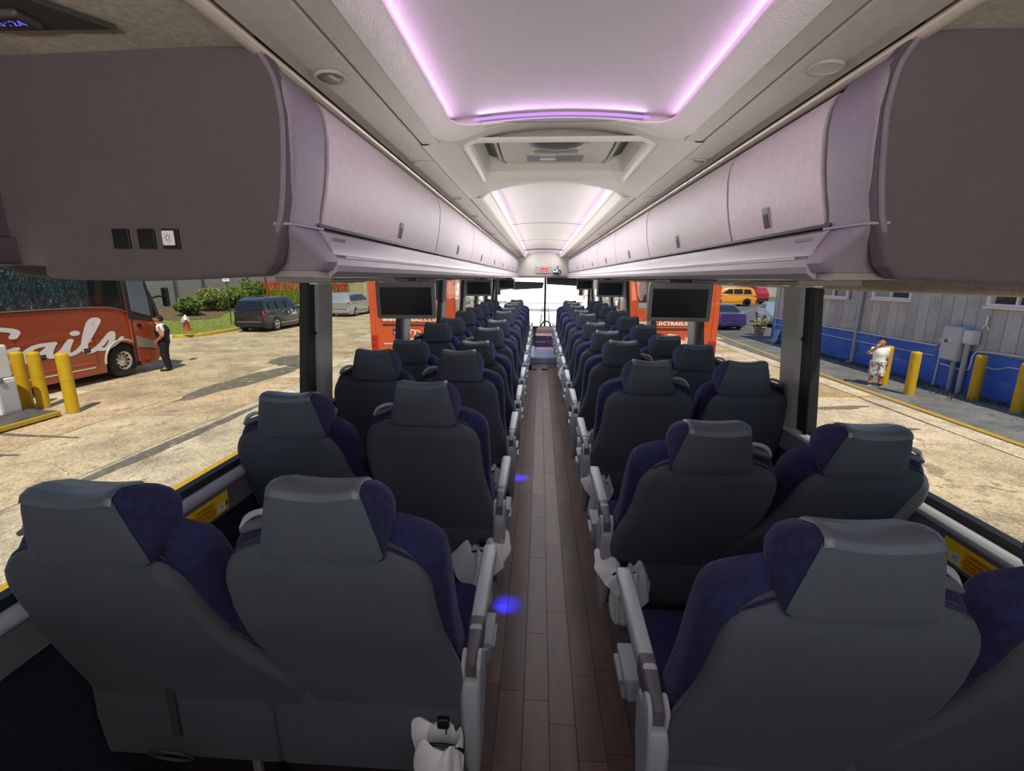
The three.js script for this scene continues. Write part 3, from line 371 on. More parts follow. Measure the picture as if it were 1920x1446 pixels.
// ------------------------------------------------------------------ front end fittings
{
  const t = thing('front_sign', 'grey panel with a red lettered sign above the windscreen', 'sign', [0.01, 1.655, ZF + 0.03]);
  mesh('panel', rb(0.36, 0.16, 0.03, 0, 0.075, 0, 0.012), std(0xa39c96, 0.5), t);
  mesh('red_sign', new THREE.PlaneGeometry(0.17, 0.075).translate(0.02, 0.075, 0.0165), canvasMat(128, 56, (x, w, h) => { x.fillStyle = '#c4302c'; x.fillRect(0, 0, w, h); x.fillStyle = '#f0a9a4'; x.fillRect(14, 30, 100, 12); x.fillRect(58, 12, 22, 8); x.beginPath(); x.arc(18, 28, 9, 0, 7); x.fill(); }), t);
  const m = thing('interior_mirror', 'rounded glossy mirror at the top of the windscreen right of the red sign', 'mirror', [0.32, 1.68, ZF + 0.09]);
  mesh('mirror_shell', new THREE.SphereGeometry(0.1, 20, 14).scale(1, 0.7, 0.5), M.darkMetal, m); mesh('mirror_face', new THREE.SphereGeometry(0.088, 20, 14).scale(1, 0.7, 0.3).translate(-0.01, 0, 0.035), std(0xc9d4e4, 0.05, { metalness: 1 }), m);
  mesh('mirror_arm', bar([0, 0, -0.02], [0.02, 0.14, -0.07], 0.01), M.darkMetal, m);
  const shade = (name, pts, label) => solo(name, boxUV(extr(pts, 0.012, 0.002, 1).translate(0, 0, -11.8)), std(0x5b5f60, 0.9), label, 'sunshade');
  shade('sunshade', [[-1.13, 1.24], [-0.74, 1.28], [-0.74, 1.57], [-1.13, 1.57]], 'grey roller sunshade at the far left of the windscreen');
  shade('sunshade', [[-0.735, 1.26], [0.0, 1.3], [0.03, 1.44], [-0.735, 1.46]], 'slanted grey sunshade in the middle left of the windscreen');
  shade('sunshade', [[0.1, 1.4], [0.84, 1.36], [0.84, 1.57], [0.1, 1.57]], 'grey roller sunshade right of the windscreen bar');
  shade('sunshade', [[0.85, 1.27], [1.13, 1.27], [1.13, 1.57], [0.85, 1.57]], 'lower grey sunshade at the far right of the windscreen');
  for (const [x, a] of [[-0.04, 0.12], [0.2, -0.1]]) { const w = thing('windscreen_wiper', `thin black wiper parked upright just ${x < 0 ? 'left' : 'right'} of the windscreen bar`, 'wiper', [x, 0.34, -12.08]); mesh('blade', bar([0, 0, 0], [a * 0.5, 0.5, 0], 0.008), M.black, w); mesh('wiper_arm', bar([0, 0, -0.02], [a * 0.25, 0.3, -0.02], 0.012), M.black, w); }
  // soft bag standing at the end of the aisle
  const b = thing('patterned_bag', 'dark purple swirl-patterned bag with pink bands and a looped handle, standing at the aisle end', 'bag', [0.07, 0.11, -9.75]);
  const r = rng(77), sw = canvasMat(256, 256, (x, w, h) => { x.fillStyle = '#3b2f4d'; x.fillRect(0, 0, w, h); x.strokeStyle = '#7c7090'; x.lineWidth = 5; for (let i = 0; i < 40; i++) { x.beginPath(); x.arc(r() * w, r() * h, 8 + r() * 14, r() * 6, 4 + r() * 6); x.stroke(); } }, {}, 0.9);
  const body = (y0, y1, w0, w1, mat, name) => { const rs = []; for (let k = 0; k <= 5; k++) { const t = k / 5, w = lerp(w0, w1, t), d = lerp(0.13, 0.06, (lerp(y0, y1, t)) / 0.5); rs.push(rrect(-w, w, -d, d, 0.05).map(([a, c]) => [a, lerp(y0, y1, t) + (name === 'bag_body' ? 0 : 0), c - lerp(y0, y1, t) * 0.25])); } const g = loft(rs, true, true, 0.8); const p = g.attributes.position, uv = g.attributes.uv; for (let i = 0; i < p.count; i++) uv.setXY(i, p.getX(i) * 2.2, p.getY(i) * 2.2); return mesh(name, g, mat, b); };
  body(0, 0.045, 0.22, 0.222, std(0xe3b4bd, 0.8), 'lower_band'); body(0.045, 0.27, 0.222, 0.215, sw, 'bag_body'); body(0.27, 0.315, 0.215, 0.21, std(0xe8c3bb, 0.8), 'upper_band'); body(0.315, 0.39, 0.21, 0.19, std(0x9a6a5a, 0.8), 'bag_flap'); body(0.39, 0.44, 0.19, 0.15, std(0x8d8f9c, 0.8), 'bag_top');
  mesh('handle', tube([[-0.11, 0.4, -0.08], [-0.07, 0.52, -0.1], [0.0, 0.56, -0.11], [0.08, 0.52, -0.1], [0.12, 0.4, -0.07], [0.19, 0.33, -0.03]], 0.016, 40, 8), std(0x3a2226, 0.6), b);
}
// emergency-exit stickers on the ledges
{
  const art = (flip) => canvasMat(512, 144, (x, w, h) => {
    x.fillStyle = '#f3cf1e'; x.fillRect(0, 0, w, h); x.fillStyle = '#e9a90f'; x.fillRect(150, 22, 220, 116); x.fillStyle = '#4a3a06'; x.font = 'bold 26px sans-serif'; x.textAlign = 'center'; x.fillText('ATTENTION', 260, 48); x.font = 'bold 23px sans-serif'; x.fillText('FOR EMERGENCY', 260, 78); x.fillText('LIFT BAR AND PUSH', 260, 104); x.fillText('WINDOW TO EXIT', 260, 130);
    const pic = (cx, tint) => { x.fillStyle = tint; x.fillRect(cx - 42, 66, 84, 68); x.strokeStyle = '#555a66'; x.lineWidth = 4; x.beginPath(); x.moveTo(cx - 30, 122); x.lineTo(cx + 28, 78); x.moveTo(cx - 18, 82); x.lineTo(cx + 22, 120); x.stroke(); };
    pic(flip ? 430 : 92, '#dfe3d8'); pic(flip ? 92 : 430, '#e8d3d8'); x.fillStyle = '#c9301c'; x.beginPath(); const rx = flip ? 92 : 430; x.moveTo(rx - 40, 50); x.lineTo(rx, 30); x.lineTo(rx + 44, 46); x.lineTo(rx + 8, 62); x.fill();
    x.fillStyle = '#31370c'; for (const cx of [22, 490]) { x.fillRect(cx - 12, 88, 24, 24); x.fillStyle = '#31370c'; x.beginPath(); x.moveTo(cx - 16, 90); x.lineTo(cx, 70); x.lineTo(cx + 16, 90); x.fill(); }
  }, {}, 0.4);
  const mL = art(true), mR = art(false);
  for (const [s, z, l, w] of [[-1, -1.385, 'yellow emergency-exit sticker with red arrow on the left window ledge beside the nearest seat', 0.24], [1, -1.235, 'yellow emergency-exit sticker with red arrow on the right window ledge beside the nearest seat', 0.24], [1, -0.98, 'yellow emergency-exit sticker on the right window ledge at the edge of view, cut off', 0.24], [1, -1.95, 'small yellow sticker end on the right ledge behind the second window headrest', 0.2]])
    solo('exit_sticker', new THREE.BoxGeometry(0.002, 0.068, w).translate(s * 1.1765, 0.764, z), (() => { const m = s < 0 ? mL : mR; return m; })(), l, 'sticker').geometry.attributes.uv;
}

function orientStrip(L, n) { // long side along z, light leaving along n
  n.normalize(); const x = V(0, 0, 1), z = n.clone().negate(), y = z.clone().cross(x); L.quaternion.setFromRotationMatrix(new THREE.Matrix4().makeBasis(x, y, z));
}
// ------------------------------------------------------------------ seats (u points from the window to the aisle)
const HY = 0.45;                                           // hinge height; backrest parts are built about the hinge, d runs to the rear
const BACK = { // s: u-inner, u-outer of the velvet backrest
  aisle: [[0, -0.13, 0.235], [0.1, -0.14, 0.24], [0.15, -0.155, 0.24], [0.2, -0.185, 0.238], [0.25, -0.212, 0.232], [0.31, -0.238, 0.228], [0.38, -0.25, 0.228], [0.46, -0.248, 0.226], [0.5, -0.24, 0.222], [0.53, -0.222, 0.208], [0.552, -0.195, 0.18], [0.565, -0.16, 0.14]],
  window: [[0, -0.225, 0.33], [0.1, -0.23, 0.335], [0.16, -0.235, 0.333], [0.2, -0.24, 0.31], [0.25, -0.245, 0.268], [0.31, -0.248, 0.225], [0.38, -0.25, 0.205], [0.46, -0.248, 0.195], [0.5, -0.238, 0.19], [0.53, -0.22, 0.172], [0.552, -0.19, 0.145], [0.565, -0.15, 0.11]],
};
const PANEL = {
  aisle: [[0.0, -0.128, 0.262], [0.1, -0.138, 0.262], [0.15, -0.154, 0.255], [0.2, -0.184, 0.243], [0.25, -0.211, 0.228], [0.31, -0.237, 0.212], [0.38, -0.249, 0.203], [0.45, -0.247, 0.198], [0.485, -0.238, 0.19], [0.51, -0.222, 0.172], [0.53, -0.197, 0.142], [0.545, -0.16, 0.1]],
  window: [[0.0, -0.222, 0.332], [0.1, -0.228, 0.336], [0.16, -0.234, 0.33], [0.2, -0.239, 0.3], [0.25, -0.244, 0.25], [0.31, -0.247, 0.198], [0.38, -0.249, 0.172], [0.45, -0.246, 0.158], [0.485, -0.236, 0.148], [0.51, -0.219, 0.128], [0.53, -0.192, 0.1], [0.545, -0.155, 0.06]],
};
for (const t of [BACK, PANEL]) for (const k of ['aisle', 'window']) for (const r of t[k]) r[0] *= 1.08;
function fine(tab, n) { const xs = tab.map((r) => r[0]); return Array.from({ length: n + 1 }, (_, i) => { const x = lerp(xs[0], xs[xs.length - 1], Math.sin(i / n * Math.PI / 2) * 0.35 + i / n * 0.65); const [a, b] = look(tab, x); return [x, a, b]; }); }
function makeSeat(kind, side) {
  const m = side === 'left' ? 1 : -1, aisle = kind === 'aisle', o = thing('passenger_chair', null, 'seat');
  const X = (rs) => rs.map((r) => r.map(([u, y, z]) => [u * m, y, z]));
  const L = (rs, a = true, b = true, c) => loft(X(rs), a, b, c);
  const hinge = (p, a = 0.2) => { p.position.set(0, HY, 0); p.rotation.x = a; p.userData.tilts = true; return p; };
  // velvet backrest with side bolsters
  const back = hinge(mesh('backrest', L(fine(BACK[kind], 22).map(([s, a, b]) => { const t = s / 0.61, f = -0.115 + 0.035 * t, top = sstep(0.54, 0.61, s) * 0.03; return rrect(a, b, f + top, 0.03 - top, 0.045, 6).map(([u, z]) => { const k = clamp(1 - Math.abs((u - (a + b) / 2) / ((b - a) / 2)) * 1.25); return [u, s, z < -0.04 ? z + 0.035 * sstep(0, 0.6, k) : z]; }); })), M.navy, o));
  // charcoal cover on the rear of the backrest
  mesh('back_cover', L(fine(PANEL[kind], 22).map(([s, a, b]) => { const top = sstep(0.53, 0.589, s); return rrect(a, b, 0.0, 0.056 - 0.022 * top + 0.006 * Math.sin(s * 5.5), 0.028, 6).map(([u, z]) => [u, s, z]); })), M.charcoal, back);
  { const tb = fine(PANEL[kind], 16), pts = [...tb.map(([s, a]) => [a * m + 0.004 * m, s, 0.03]), ...tb.slice().reverse().map(([s, , b]) => [b * m - 0.004 * m, s, 0.03])]; mesh('cover_piping', tube(pts, 0.0045, 110, 5), M.navy, back); }
  // grab handle on the shoulder nearest the window
  mesh('grab_handle', tube([[-0.125, 0.595, -0.02], [-0.14, 0.617, -0.025], [-0.175, 0.617, -0.028], [-0.21, 0.598, -0.028], [-0.222, 0.576, -0.02]].map(([u, y, z]) => [u * m, y, z]), 0.0075, 26, 8), M.armGrey, back);
  mesh('handle_plate', (() => { const g = rb(0.08, 0.012, 0.03, 0, 0, 0, 0.005); g.rotateZ(m * 0.35); return g.translate(-0.175 * m, 0.6, -0.01); })(), M.armDark, back);
  // headrest: flat slanting rear, round front, saddle top
  const hc = aisle ? -0.01 : 0.0;
  const HP = [[0.569, 0.112, 0.106, -0.026, 0.052], [0.579, 0.124, 0.118, -0.054, 0.058], [0.602, 0.121, 0.126, -0.082, 0.056], [0.628, 0.115, 0.128, -0.092, 0.053], [0.655, 0.108, 0.125, -0.084, 0.05], [0.682, 0.102, 0.119, -0.064, 0.046], [0.704, 0.096, 0.111, -0.038, 0.043], [0.72, 0.091, 0.103, -0.012, 0.039], [0.73, 0.087, 0.094, 0.006, 0.034], [0.735, 0.08, 0.083, 0.014, 0.028], [0.7355, 0.05, 0.05, 0.017, 0.025], [0.7355, 0.015, 0.015, 0.019, 0.022]];
  const hring = ([s, wr, wf, f, r], g = 0) => { const out = [], c = 0.02, q = (x, z) => out.push([x + hc, s, z]); const N = 7;
    const pts = [[wr + g, r + g], [wf + g, (f + r) / 2 - 0.01], [wf * 0.93 + g, f * 0.72], [wf * 0.72, f - g], [0, f * 1.04 - g], [-wf * 0.72, f - g], [-wf * 0.93 - g, f * 0.72], [-wf - g, (f + r) / 2 - 0.01], [-wr - g, r + g], [-wr * 0.5, r + g + 0.002], [0, r + g + 0.003], [wr * 0.5, r + g + 0.002]];
    const cv = new THREE.CatmullRomCurve3(pts.map(([x, z]) => V(x, 0, z)), true, 'catmullrom', 0.28); for (let i = 0; i < 48; i++) { const p = cv.getPoint(i / 48); q(p.x, p.z); } return out; };
  const saddle = (rs) => rs.map((r) => r.map(([u, y, z]) => [u, y > 0.67 ? y - 0.012 * sstep(0.67, 0.725, y) * (1 - Math.min(1, Math.abs((u - hc) / 0.085)) ** 2) : y, z]));
  const hd = hinge(mesh('headrest', L(saddle(HP.map((h) => hring(h)))), M.navy, o));
  // charcoal rear face and grey vinyl strip over the top
  const rearAt = (s, v) => { const [wr, wf, f, r] = look(HP, s), w = wr + 0.002; return [(lerp(-w, w, v) + hc) * m, saddle([[[lerp(-w, w, v) + hc, s, r]]])[0][0][1], r + 0.0075 - 0.007 * Math.abs(v * 2 - 1) ** 16]; };
  const face = (g) => boxUV(g), twin = (f, nu, nv) => { const a = sheet(f, nu, nv); return face(a); };
  mesh('rear_cover', twin((u, v) => rearAt(lerp(0.576, 0.724, v), m > 0 ? u : 1 - u), 16, 12), M.charcoal, hd);
  mesh('top_strip', twin((u, v) => { const x = (m > 0 ? u : 1 - u) * 2 - 1, ss = [0.721, 0.7335, 0.737, 0.733, 0.722, 0.7045], rr = [0.046, 0.037, 0.021, 0.004, -0.014, -0.04], k = v * 5, i = Math.min(4, Math.floor(k)), f = k - i; const s = lerp(ss[i], ss[i + 1], f), z = lerp(rr[i], rr[i + 1], f), U = lerp(0.0925, 0.0885, v) * x, curl = Math.abs(x) ** 14; return [(U + hc) * m, s + 0.0045 - 0.012 * sstep(0.67, 0.725, s) * (1 - Math.min(1, Math.abs(U / 0.085)) ** 2) - 0.006 * curl, z + 0.0035 * Math.sign(z) - 0.004 * curl * Math.sign(z)]; }, 24, 20), M.vinylTop, hd);
  // lower cover band across the back of the seat base
  const lo = aisle ? [-0.23, 0.262] : [-0.235, 0.238];
  mesh('lower_cover', L([[0.3, 0.02, 0.05], [0.33, 0.0, 0.075], [0.45, -0.01, 0.085], [0.53, -0.01, 0.082], [0.553, 0.0, 0.076], [0.562, 0.02, 0.062]].map(([y, a, b]) => rrect(lo[0], lo[1], a, b, 0.02).map(([u, z]) => [u, y, z]))), M.charcoal, o);
  // cushion with dotted middle
  const ca = aisle ? -0.23 : -0.23, cb = aisle ? 0.225 : 0.236;
  const cush = mesh('seat_cushion', L([[0.33, 0.02], [0.345, 0], [0.43, 0], [0.455, 0.008], [0.47, 0.03]].map(([y, i]) => rrect(ca + i, cb - i, -0.5 + i, 0.0 - i, 0.05, 6).map(([u, z]) => [u, y + (z < -0.38 ? 0.012 * (y - 0.33) / 0.14 : 0), z]))), M.navy, o);
  mesh('cushion_insert', boxUV(rb(0.26, 0.012, 0.34, (ca + cb) / 2 * m, 0.472, -0.27, 0.006)), M.dotted, cush);
  // floor frame
  const fr = mesh('seat_frame', join([rb(0.04, 0.3, 0.05, (aisle ? 0.1 : 0.12) * m, 0.15, -0.08), rb(0.04, 0.3, 0.05, (aisle ? 0.1 : 0.12) * m, 0.15, -0.38), rb(0.46, 0.03, 0.04, 0, 0.31, -0.08), rb(0.46, 0.03, 0.04, 0, 0.31, -0.38)]), M.darkMetal, o);
  mesh('foot_rail', join([rb(0.4, 0.025, 0.03, 0, 0.2, 0.06, 0.006), rb(0.02, 0.14, 0.02, 0.16 * m, 0.26, 0.05, 0.005)]), std(0x6c6a67, 0.45), fr);
  if (aisle) {
    // armrest: pale bar, dark sleeve, fork and hanging shroud
    const ux = 0.267;
    const sec = (h, w) => rrect(ux - w, ux + w, -h, 0, 0.006, 3);
    const along = (zs) => zs.map(([z, y, h, w]) => rrect(ux - w, ux + w, -h, 0, 0.008, 4).map(([u, v]) => [u, y + v, z]));
    const arm = mesh('armrest', L(along([[-0.015, 0.678, 0.05, 0.016], [-0.02, 0.681, 0.055, 0.018], [-0.2, 0.69, 0.05, 0.0205], [-0.3, 0.694, 0.042, 0.0215], [-0.37, 0.695, 0.036, 0.022], [-0.385, 0.692, 0.03, 0.02]]), true, true, 0.8), M.armGrey, o);
    mesh('arm_sleeve', L(along([[0.07, 0.655, 0.05, 0.013], [0.03, 0.672, 0.058, 0.016], [-0.035, 0.682, 0.062, 0.0195], [-0.06, 0.684, 0.06, 0.0195]]), true, true, 0.8), M.armDark, arm);
    const sh = mesh('arm_shroud', L([[0.27, 0.02, 0.05, 0.012], [0.36, 0.0, 0.082, 0.02], [0.5, -0.03, 0.095, 0.024], [0.585, -0.04, 0.095, 0.024], [0.61, -0.035, 0.088, 0.0225], [0.618, -0.03, 0.08, 0.02]].map(([y, a, b, w]) => rrect(ux - w, ux + w, a, b, 0.014, 5).map(([u, z]) => [u, y, z]))), M.shroud, o);
    for (const k of [-1, 1]) mesh('pivot_cheek', L([[-0.006, 0.9], [-0.004, 1], [0.004, 1], [0.006, 0.9]].map(([du, f]) => Array.from({ length: 24 }, (_, i) => { const t = i / 24 * 2 * Math.PI; return [ux + k * 0.0185 + du, 0.62 + f * 0.05 * Math.sin(t) * (Math.sin(t) > 0 ? 1 : 1.3), 0.045 + f * 0.034 * Math.cos(t)]; })), true, true, 0.9), M.shroud, sh);
    mesh('pivot_pin', rb(0.012, 0.055, 0.03, ux * m, 0.625, 0.052, 0.004), std(0xb7bbc1, 0.4), sh);
    // stepped bracket at the front of the arm
    mesh('side_bracket', join([rb(0.06, 0.05, 0.12, (ux - 0.008) * m, 0.5, -0.18, 0.006), rb(0.075, 0.02, 0.13, (ux - 0.006) * m, 0.53, -0.19, 0.005), rb(0.055, 0.04, 0.1, (ux - 0.006) * m, 0.43, -0.24, 0.006), rb(0.07, 0.018, 0.1, (ux - 0.004) * m, 0.456, -0.25, 0.005)]), M.shroud, o);
    // wire ring for a litter bag on the back of the seat
    const ring = mesh('bag_ring', new THREE.TorusGeometry(0.052, 0.004, 8, 36).rotateX(0.5).translate(0.2 * m, 0.455, 0.118), M.black, o);
    mesh('ring_bracket', rb(0.03, 0.03, 0.04, 0.2 * m, 0.5, 0.075, 0.006), M.black, ring);
  }
  return o;
}
const rowNames = ['front', 'second', 'third', 'fourth', 'fifth', 'sixth', 'seventh', 'eighth', 'ninth', 'tenth', 'eleventh'];
rowNames[0] = 'nearest';
const DEG = Math.PI / 180;
const TILT = {
  left: { aisle: [13, 8, 8.5, 20, 18.5, 19.5, 12, 14, 12, 15, 13], window: [16, 17, 9, 19.5, 10, 16, 12, 13, 12, 15, 12] },
  right: { aisle: [13.5, 23, 13.5, 15, 19.5, 20.5, 15, 18, 15, 14, 15], window: [13.5, 23, 13, 18.5, 25, 24, 20.5, 18, 16, 15, 15] },
};
const seatZ = (side, k) => -((side === 'left' ? 1.0 : 0.9) + 0.79 * k);
for (const side of ['left', 'right']) for (const kind of ['aisle', 'window']) {
  const proto = makeSeat(kind, side), s = side === 'left' ? -1 : 1;
  for (let k = 0; k < 11; k++) {
    const where = kind === 'aisle' ? 'on the aisle' : 'by the window';
    const label = `navy and charcoal coach seat ${where}, ${side} side, ${rowNames[k]} row from the camera`;
    const p = [s * (kind === 'aisle' ? 0.475 : 0.945), 0, seatZ(side, k)], grp = `${kind} seats on the ${side} side`;
    let o = proto; if (k) o = copyOf(proto, p, 0, label, grp); else { o.position.set(...p); meta(o, label, 'seat', grp); }
    for (const c of o.children) if (c.userData.tilts) c.rotation.x = TILT[side][kind][k] * DEG;
  }
}
{ // empty litter ring and strap on the nearest left window seat
  const o = scene.children.find((q) => q.userData.category === 'seat' && /by the window, left side, nearest/.test(q.userData.label)); const r = mesh('bag_ring', new THREE.TorusGeometry(0.05, 0.004, 8, 36).rotateX(0.5).translate(0.0, 0.4, 0.13), std(0x3a3638, 0.6), o); mesh('ring_strap', rb(0.02, 0.15, 0.006, -0.01, 0.49, 0.092, 0.003), std(0x37343a, 0.9), r);
}
for (const o of scene.children) if (o.userData.category === 'seat') for (const c of o.children) delete c.userData.tilts;
// crumpled white litter bags in the rings
{
  const film = std(0xe9eef2, 0.55, { side: THREE.DoubleSide, transmission: 0.12 });
  const bag = (seed, len, flare) => { const r = rng(seed), ph = Array.from({ length: 6 }, () => r() * 6.28), am = Array.from({ length: 6 }, () => 0.6 + r());
    return sheet((u, v) => { const t = u * 2 * Math.PI, fold = am[0] * Math.sin(3 * t + ph[0]) + 0.7 * am[1] * Math.sin(5 * t + ph[1] + v * 2) + 0.5 * am[2] * Math.sin(9 * t + ph[2] + v * 5);
      const out = v < 0.35 ? lerp(0.02 + flare * 0.05 * (1 + 0.4 * Math.sin(2 * t + ph[3])), 0.042, v / 0.35) : lerp(0.042, 0.03, (v - 0.35) / 0.65), R = out * (1 + 0.16 * fold * (0.4 + Math.abs(v - 0.35)));
      const y = v < 0.35 ? lerp(-0.03 + 0.06 * Math.sin(t + ph[4]) * flare, 0.03, Math.sin(v / 0.35 * 1.57)) + 0.012 * fold : lerp(0.03, -len, (v - 0.35) / 0.65) + 0.008 * fold;
      return [R * Math.cos(t) + 0.012 * Math.sin(v * 7 + ph[5]), y, R * Math.sin(t) * 0.8]; }, 90, 40); };
  const spots = [['left', 0, 1.0, 0.15], ['left', 1, 1.35, 0.22], ['left', 2, 0.5, 0.12], ['right', 1, 1.2, 0.2], ['right', 2, 0.9, 0.2], ['right', 3, 0.9, 0.16], ['right', 4, 0.7, 0.12], ['right', 5, 0.7, 0.12], ['right', 6, 0.8, 0.16], ['right', 7, 0.8, 0.12]];
  spots.forEach(([side, k, fl, len], i) => { const s = side === 'left' ? -1 : 1, b = solo('litter_bag', bag(100 + i * 13, len, fl), film, `crumpled white plastic litter bag behind the ${rowNames[k]} row aisle seat on the ${side}`, 'plastic bag', 'white litter bags hung behind aisle seats'); b.position.set(s * 0.275, 0.47, seatZ(side, k) + 0.118); });
}
// blue courtesy lights low on the aisle side of the left seats
for (const [z, n] of [[-1.98, 'nearest'], [-3.46, 'second']]) {
  const t = thing('courtesy_light', `small blue aisle light under the ${n === 'nearest' ? 'second' : 'fourth'} left seat row, shining on the floor planks`, 'light', [-0.235, 0.16, z]);
  mesh('lamp_housing', rb(0.03, 0.025, 0.04, 0, 0.012, 0, 0.006), M.black, t); mesh('lamp_lens', rb(0.02, 0.004, 0.025, 0, -0.002, 0, 0.002), new THREE.MeshStandardMaterial({ color: 0x101030, emissive: 0x2233ff, emissiveIntensity: 4 }), t);
  const L = new THREE.SpotLight(0x1c22ff, 2.2, 1.2, 0.5, 0.8, 2); L.position.set(0, -0.008, 0); L.target.position.set(0.045, -0.16, 0); L.castShadow = true; t.add(L, L.target);
}
// ------------------------------------------------------------------ the yard: concrete, asphalt, lines, kerb, lawn
const N2 = fbm(51, 6, 5), N3 = fbm(63, 24, 4), N4 = vnoise(71, 256);
function concreteTex(base, seed, cracks) {
  const r = rng(seed), n = 512, crack = new Float32Array(n * n);
  for (let k = 0; k < cracks; k++) { let x = r() * n, y = r() * n, a = r() * 6.28; for (let i = 0; i < 260; i++) { x += Math.cos(a); y += Math.sin(a); a += (r() - 0.5) * 0.5; crack[((Math.floor(y) % n + n) % n) * n + ((Math.floor(x) % n + n) % n)] = 0.35 + 0.3 * r(); } }
  return tex(n, (x, y) => { const a = N2(x, y), b = N3(x, y), c = N4(x, y); const v = 1 + 0.5 * (a - 0.5) + 0.3 * (b - 0.5) + 0.34 * (c - 0.5) - 0.4 * sstep(0.62, 0.78, b) * sstep(0.45, 0.7, a), w = 1 - 0.7 * crack[Math.floor(y * n) * n + Math.floor(x * n)]; return [base[0] * v * w, base[1] * v * w, base[2] * v * w]; });
}
const CT = concreteTex([0.80, 0.735, 0.62], 4, 5), CT2 = concreteTex([0.76, 0.70, 0.59], 8, 26), CT3 = concreteTex([0.82, 0.74, 0.63], 15, 3), CT4 = concreteTex([0.95, 0.92, 0.87], 35, 3), AT = concreteTex([0.44, 0.44, 0.445], 23, 6);
const ground = (t, s, tint) => std(tint ?? 0xffffff, 0.92, { map: rep(t, s), bumpMap: rep(T.grain, 3), bumpScale: 0.004 });
{
  const y = structGroup('yard');
  struct('sub_base', boxUV(bx(140, 0.3, 150, 0, GY - 0.19, -50)), ground(CT2, 0.2, 0x8a8276), y);
  // slabs: [x0, x1, z0, z1]
  const mats = [ground(CT, 0.21), ground(CT, 0.17, 0xf3eee6), ground(CT3, 0.2), ground(CT2, 0.24), ground(CT2, 0.2, 0xf0e9dd), ground(CT3, 0.15, 0xeae2d4)], r = rng(12);
  const lay = (xs, zs, pick) => { for (let i = 0; i + 1 < xs.length; i++) for (let j = 0; j + 1 < zs.length; j++) { const w = xs[i + 1] - xs[i] - 0.022, d = zs[j] - zs[j + 1] - 0.022; struct('slab', boxUV(bx(w, 0.06, d, (xs[i] + xs[i + 1]) / 2, GY - 0.03 + (r() - 0.5) * 0.004, (zs[j] + zs[j + 1]) / 2)), mats[pick ? pick(i, j) : Math.floor(r() * 6)], y); } };
  lay([-28, -20, -14.5, -11.9, -9.25], [3, -2.6, -7.2, -11.5], (i) => [2, 1, 0, 5][i % 4]);
  lay([-9.25, -7.02], [3, -1.5, -5.2, -9.45, -13.6, -17.8, -22], (i, j) => [0, 2, 1, 5, 0, 4][j]);
  lay([-7.02, -5.0], [3, -22], () => 3);
  mats.push(ground(CT4, 0.2)); lay([-5.0, 5.4], [3, -3, -9, -15, -21, -27, -33, -40], (i, j) => j > 1 ? 6 : Math.floor(r() * 3));
  lay([-22, -9.25], [-11.5, -22, -40], () => 4); lay([-17.3, -7.02], [-40, -60, -75], () => 4); lay([-9.25, -5.0], [-22, -31, -40], () => 3);
  lay([5.4, 8.28], [3, -1.6, -5.1, -8.8, -12.4, -16.1, -20, -24], () => [2, 5, 1][Math.floor(r() * 3)]);
  lay([8.3, 8.86], [3, -4, -8.8, -12.4, -17, -24], () => 2);
  lay([5.4, 9.4], [-24, -30, -40], () => 2);
  struct('asphalt_strip', boxUV(bx(2.75, 0.06, 28, 10.26, GY - 0.028, -10.4)), ground(AT, 0.3), y);
  struct('asphalt_lot', boxUV(bx(40, 0.06, 52, 29.3, GY - 0.034, -50.4)), ground(AT, 0.3, 0xd8d8dc), y);
  struct('far_concrete', boxUV(bx(26, 0.05, 40, 3, GY - 0.03, -60)), ground(CT4, 0.2), y);
  // worn yellow lines
  const paint = std(0xe3b32a, 0.75, { map: rep(tex(256, (x, z) => { const v = 0.85 + 0.3 * (N3(x * 2, z * 2) - 0.5); return [v, v, v]; }), 1.4), bumpMap: rep(T.grain, 6), bumpScale: 0.002 });
  const line = (a, b, w) => { const dx = b[0] - a[0], dz = b[1] - a[1], L = Math.hypot(dx, dz), g = boxUV(bx(w, 0.006, L)); g.rotateY(Math.atan2(dx, dz)); return g.translate((a[0] + b[0]) / 2, GY + 0.004, (a[1] + b[1]) / 2); };
  struct('yellow_line', line([-5.28, 3], [-5.22, -24], 0.15), paint, y);
  struct('yellow_line', line([8.84, 3], [9.05, -14], 0.16), paint, y); struct('yellow_line', line([9.05, -14], [9.75, -27], 0.14), paint, y);
  struct('yellow_line', line([6.9, -12.35], [8.8, -12.5], 0.1), paint, y);
  const stainA = rep(tex(256, (x, z) => clamp(1.25 * N2(x * 2, z * 2) + 0.9 * N3(x, z) - 0.52 + 0.3 * (N4(x, z) - 0.5)), false), 0.45);
  // patches of dirt and oil with ragged outlines
  const stain = (name, cx, cz, lx, lz, rot, col, seed, label) => { const n = fbm(seed, 5, 4), r2 = rng(seed), pts = []; for (let i = 0; i < 40; i++) { const t = i / 40 * 2 * Math.PI, k = 0.55 + 0.9 * n(0.5 + 0.4 * Math.cos(t), 0.5 + 0.4 * Math.sin(t)) + 0.12 * (r2() - 0.5); pts.push([lx * k * Math.cos(t), lz * k * Math.sin(t)]); } const g = extr(pts, 0.002); g.rotateX(-Math.PI / 2); g.rotateY(rot); g.translate(cx, GY + 0.004, cz); solo(name, boxUV(g), std(col, 0.9, { map: rep(T.mottle, 2), alphaMap: stainA, transparent: true }), label, 'stain'); };
  stain('oil_stain', -8.6, -13.4, 0.5, 2.6, -0.12, 0x8d8576, 5, 'long dark oil stain on the left concrete yard near the first window pillar');
  stain('oil_stain', -8.9, -16.6, 0.9, 1.2, 0.3, 0x8d8576, 9, 'dark oil stain on the concrete farther out, close to the window pillar');
  stain('tyre_mark', -10.3, -6.9, 1.3, 0.09, 0.1, 0x87806f, 17, 'thin dark streak across the concrete slab in front of the pump island');
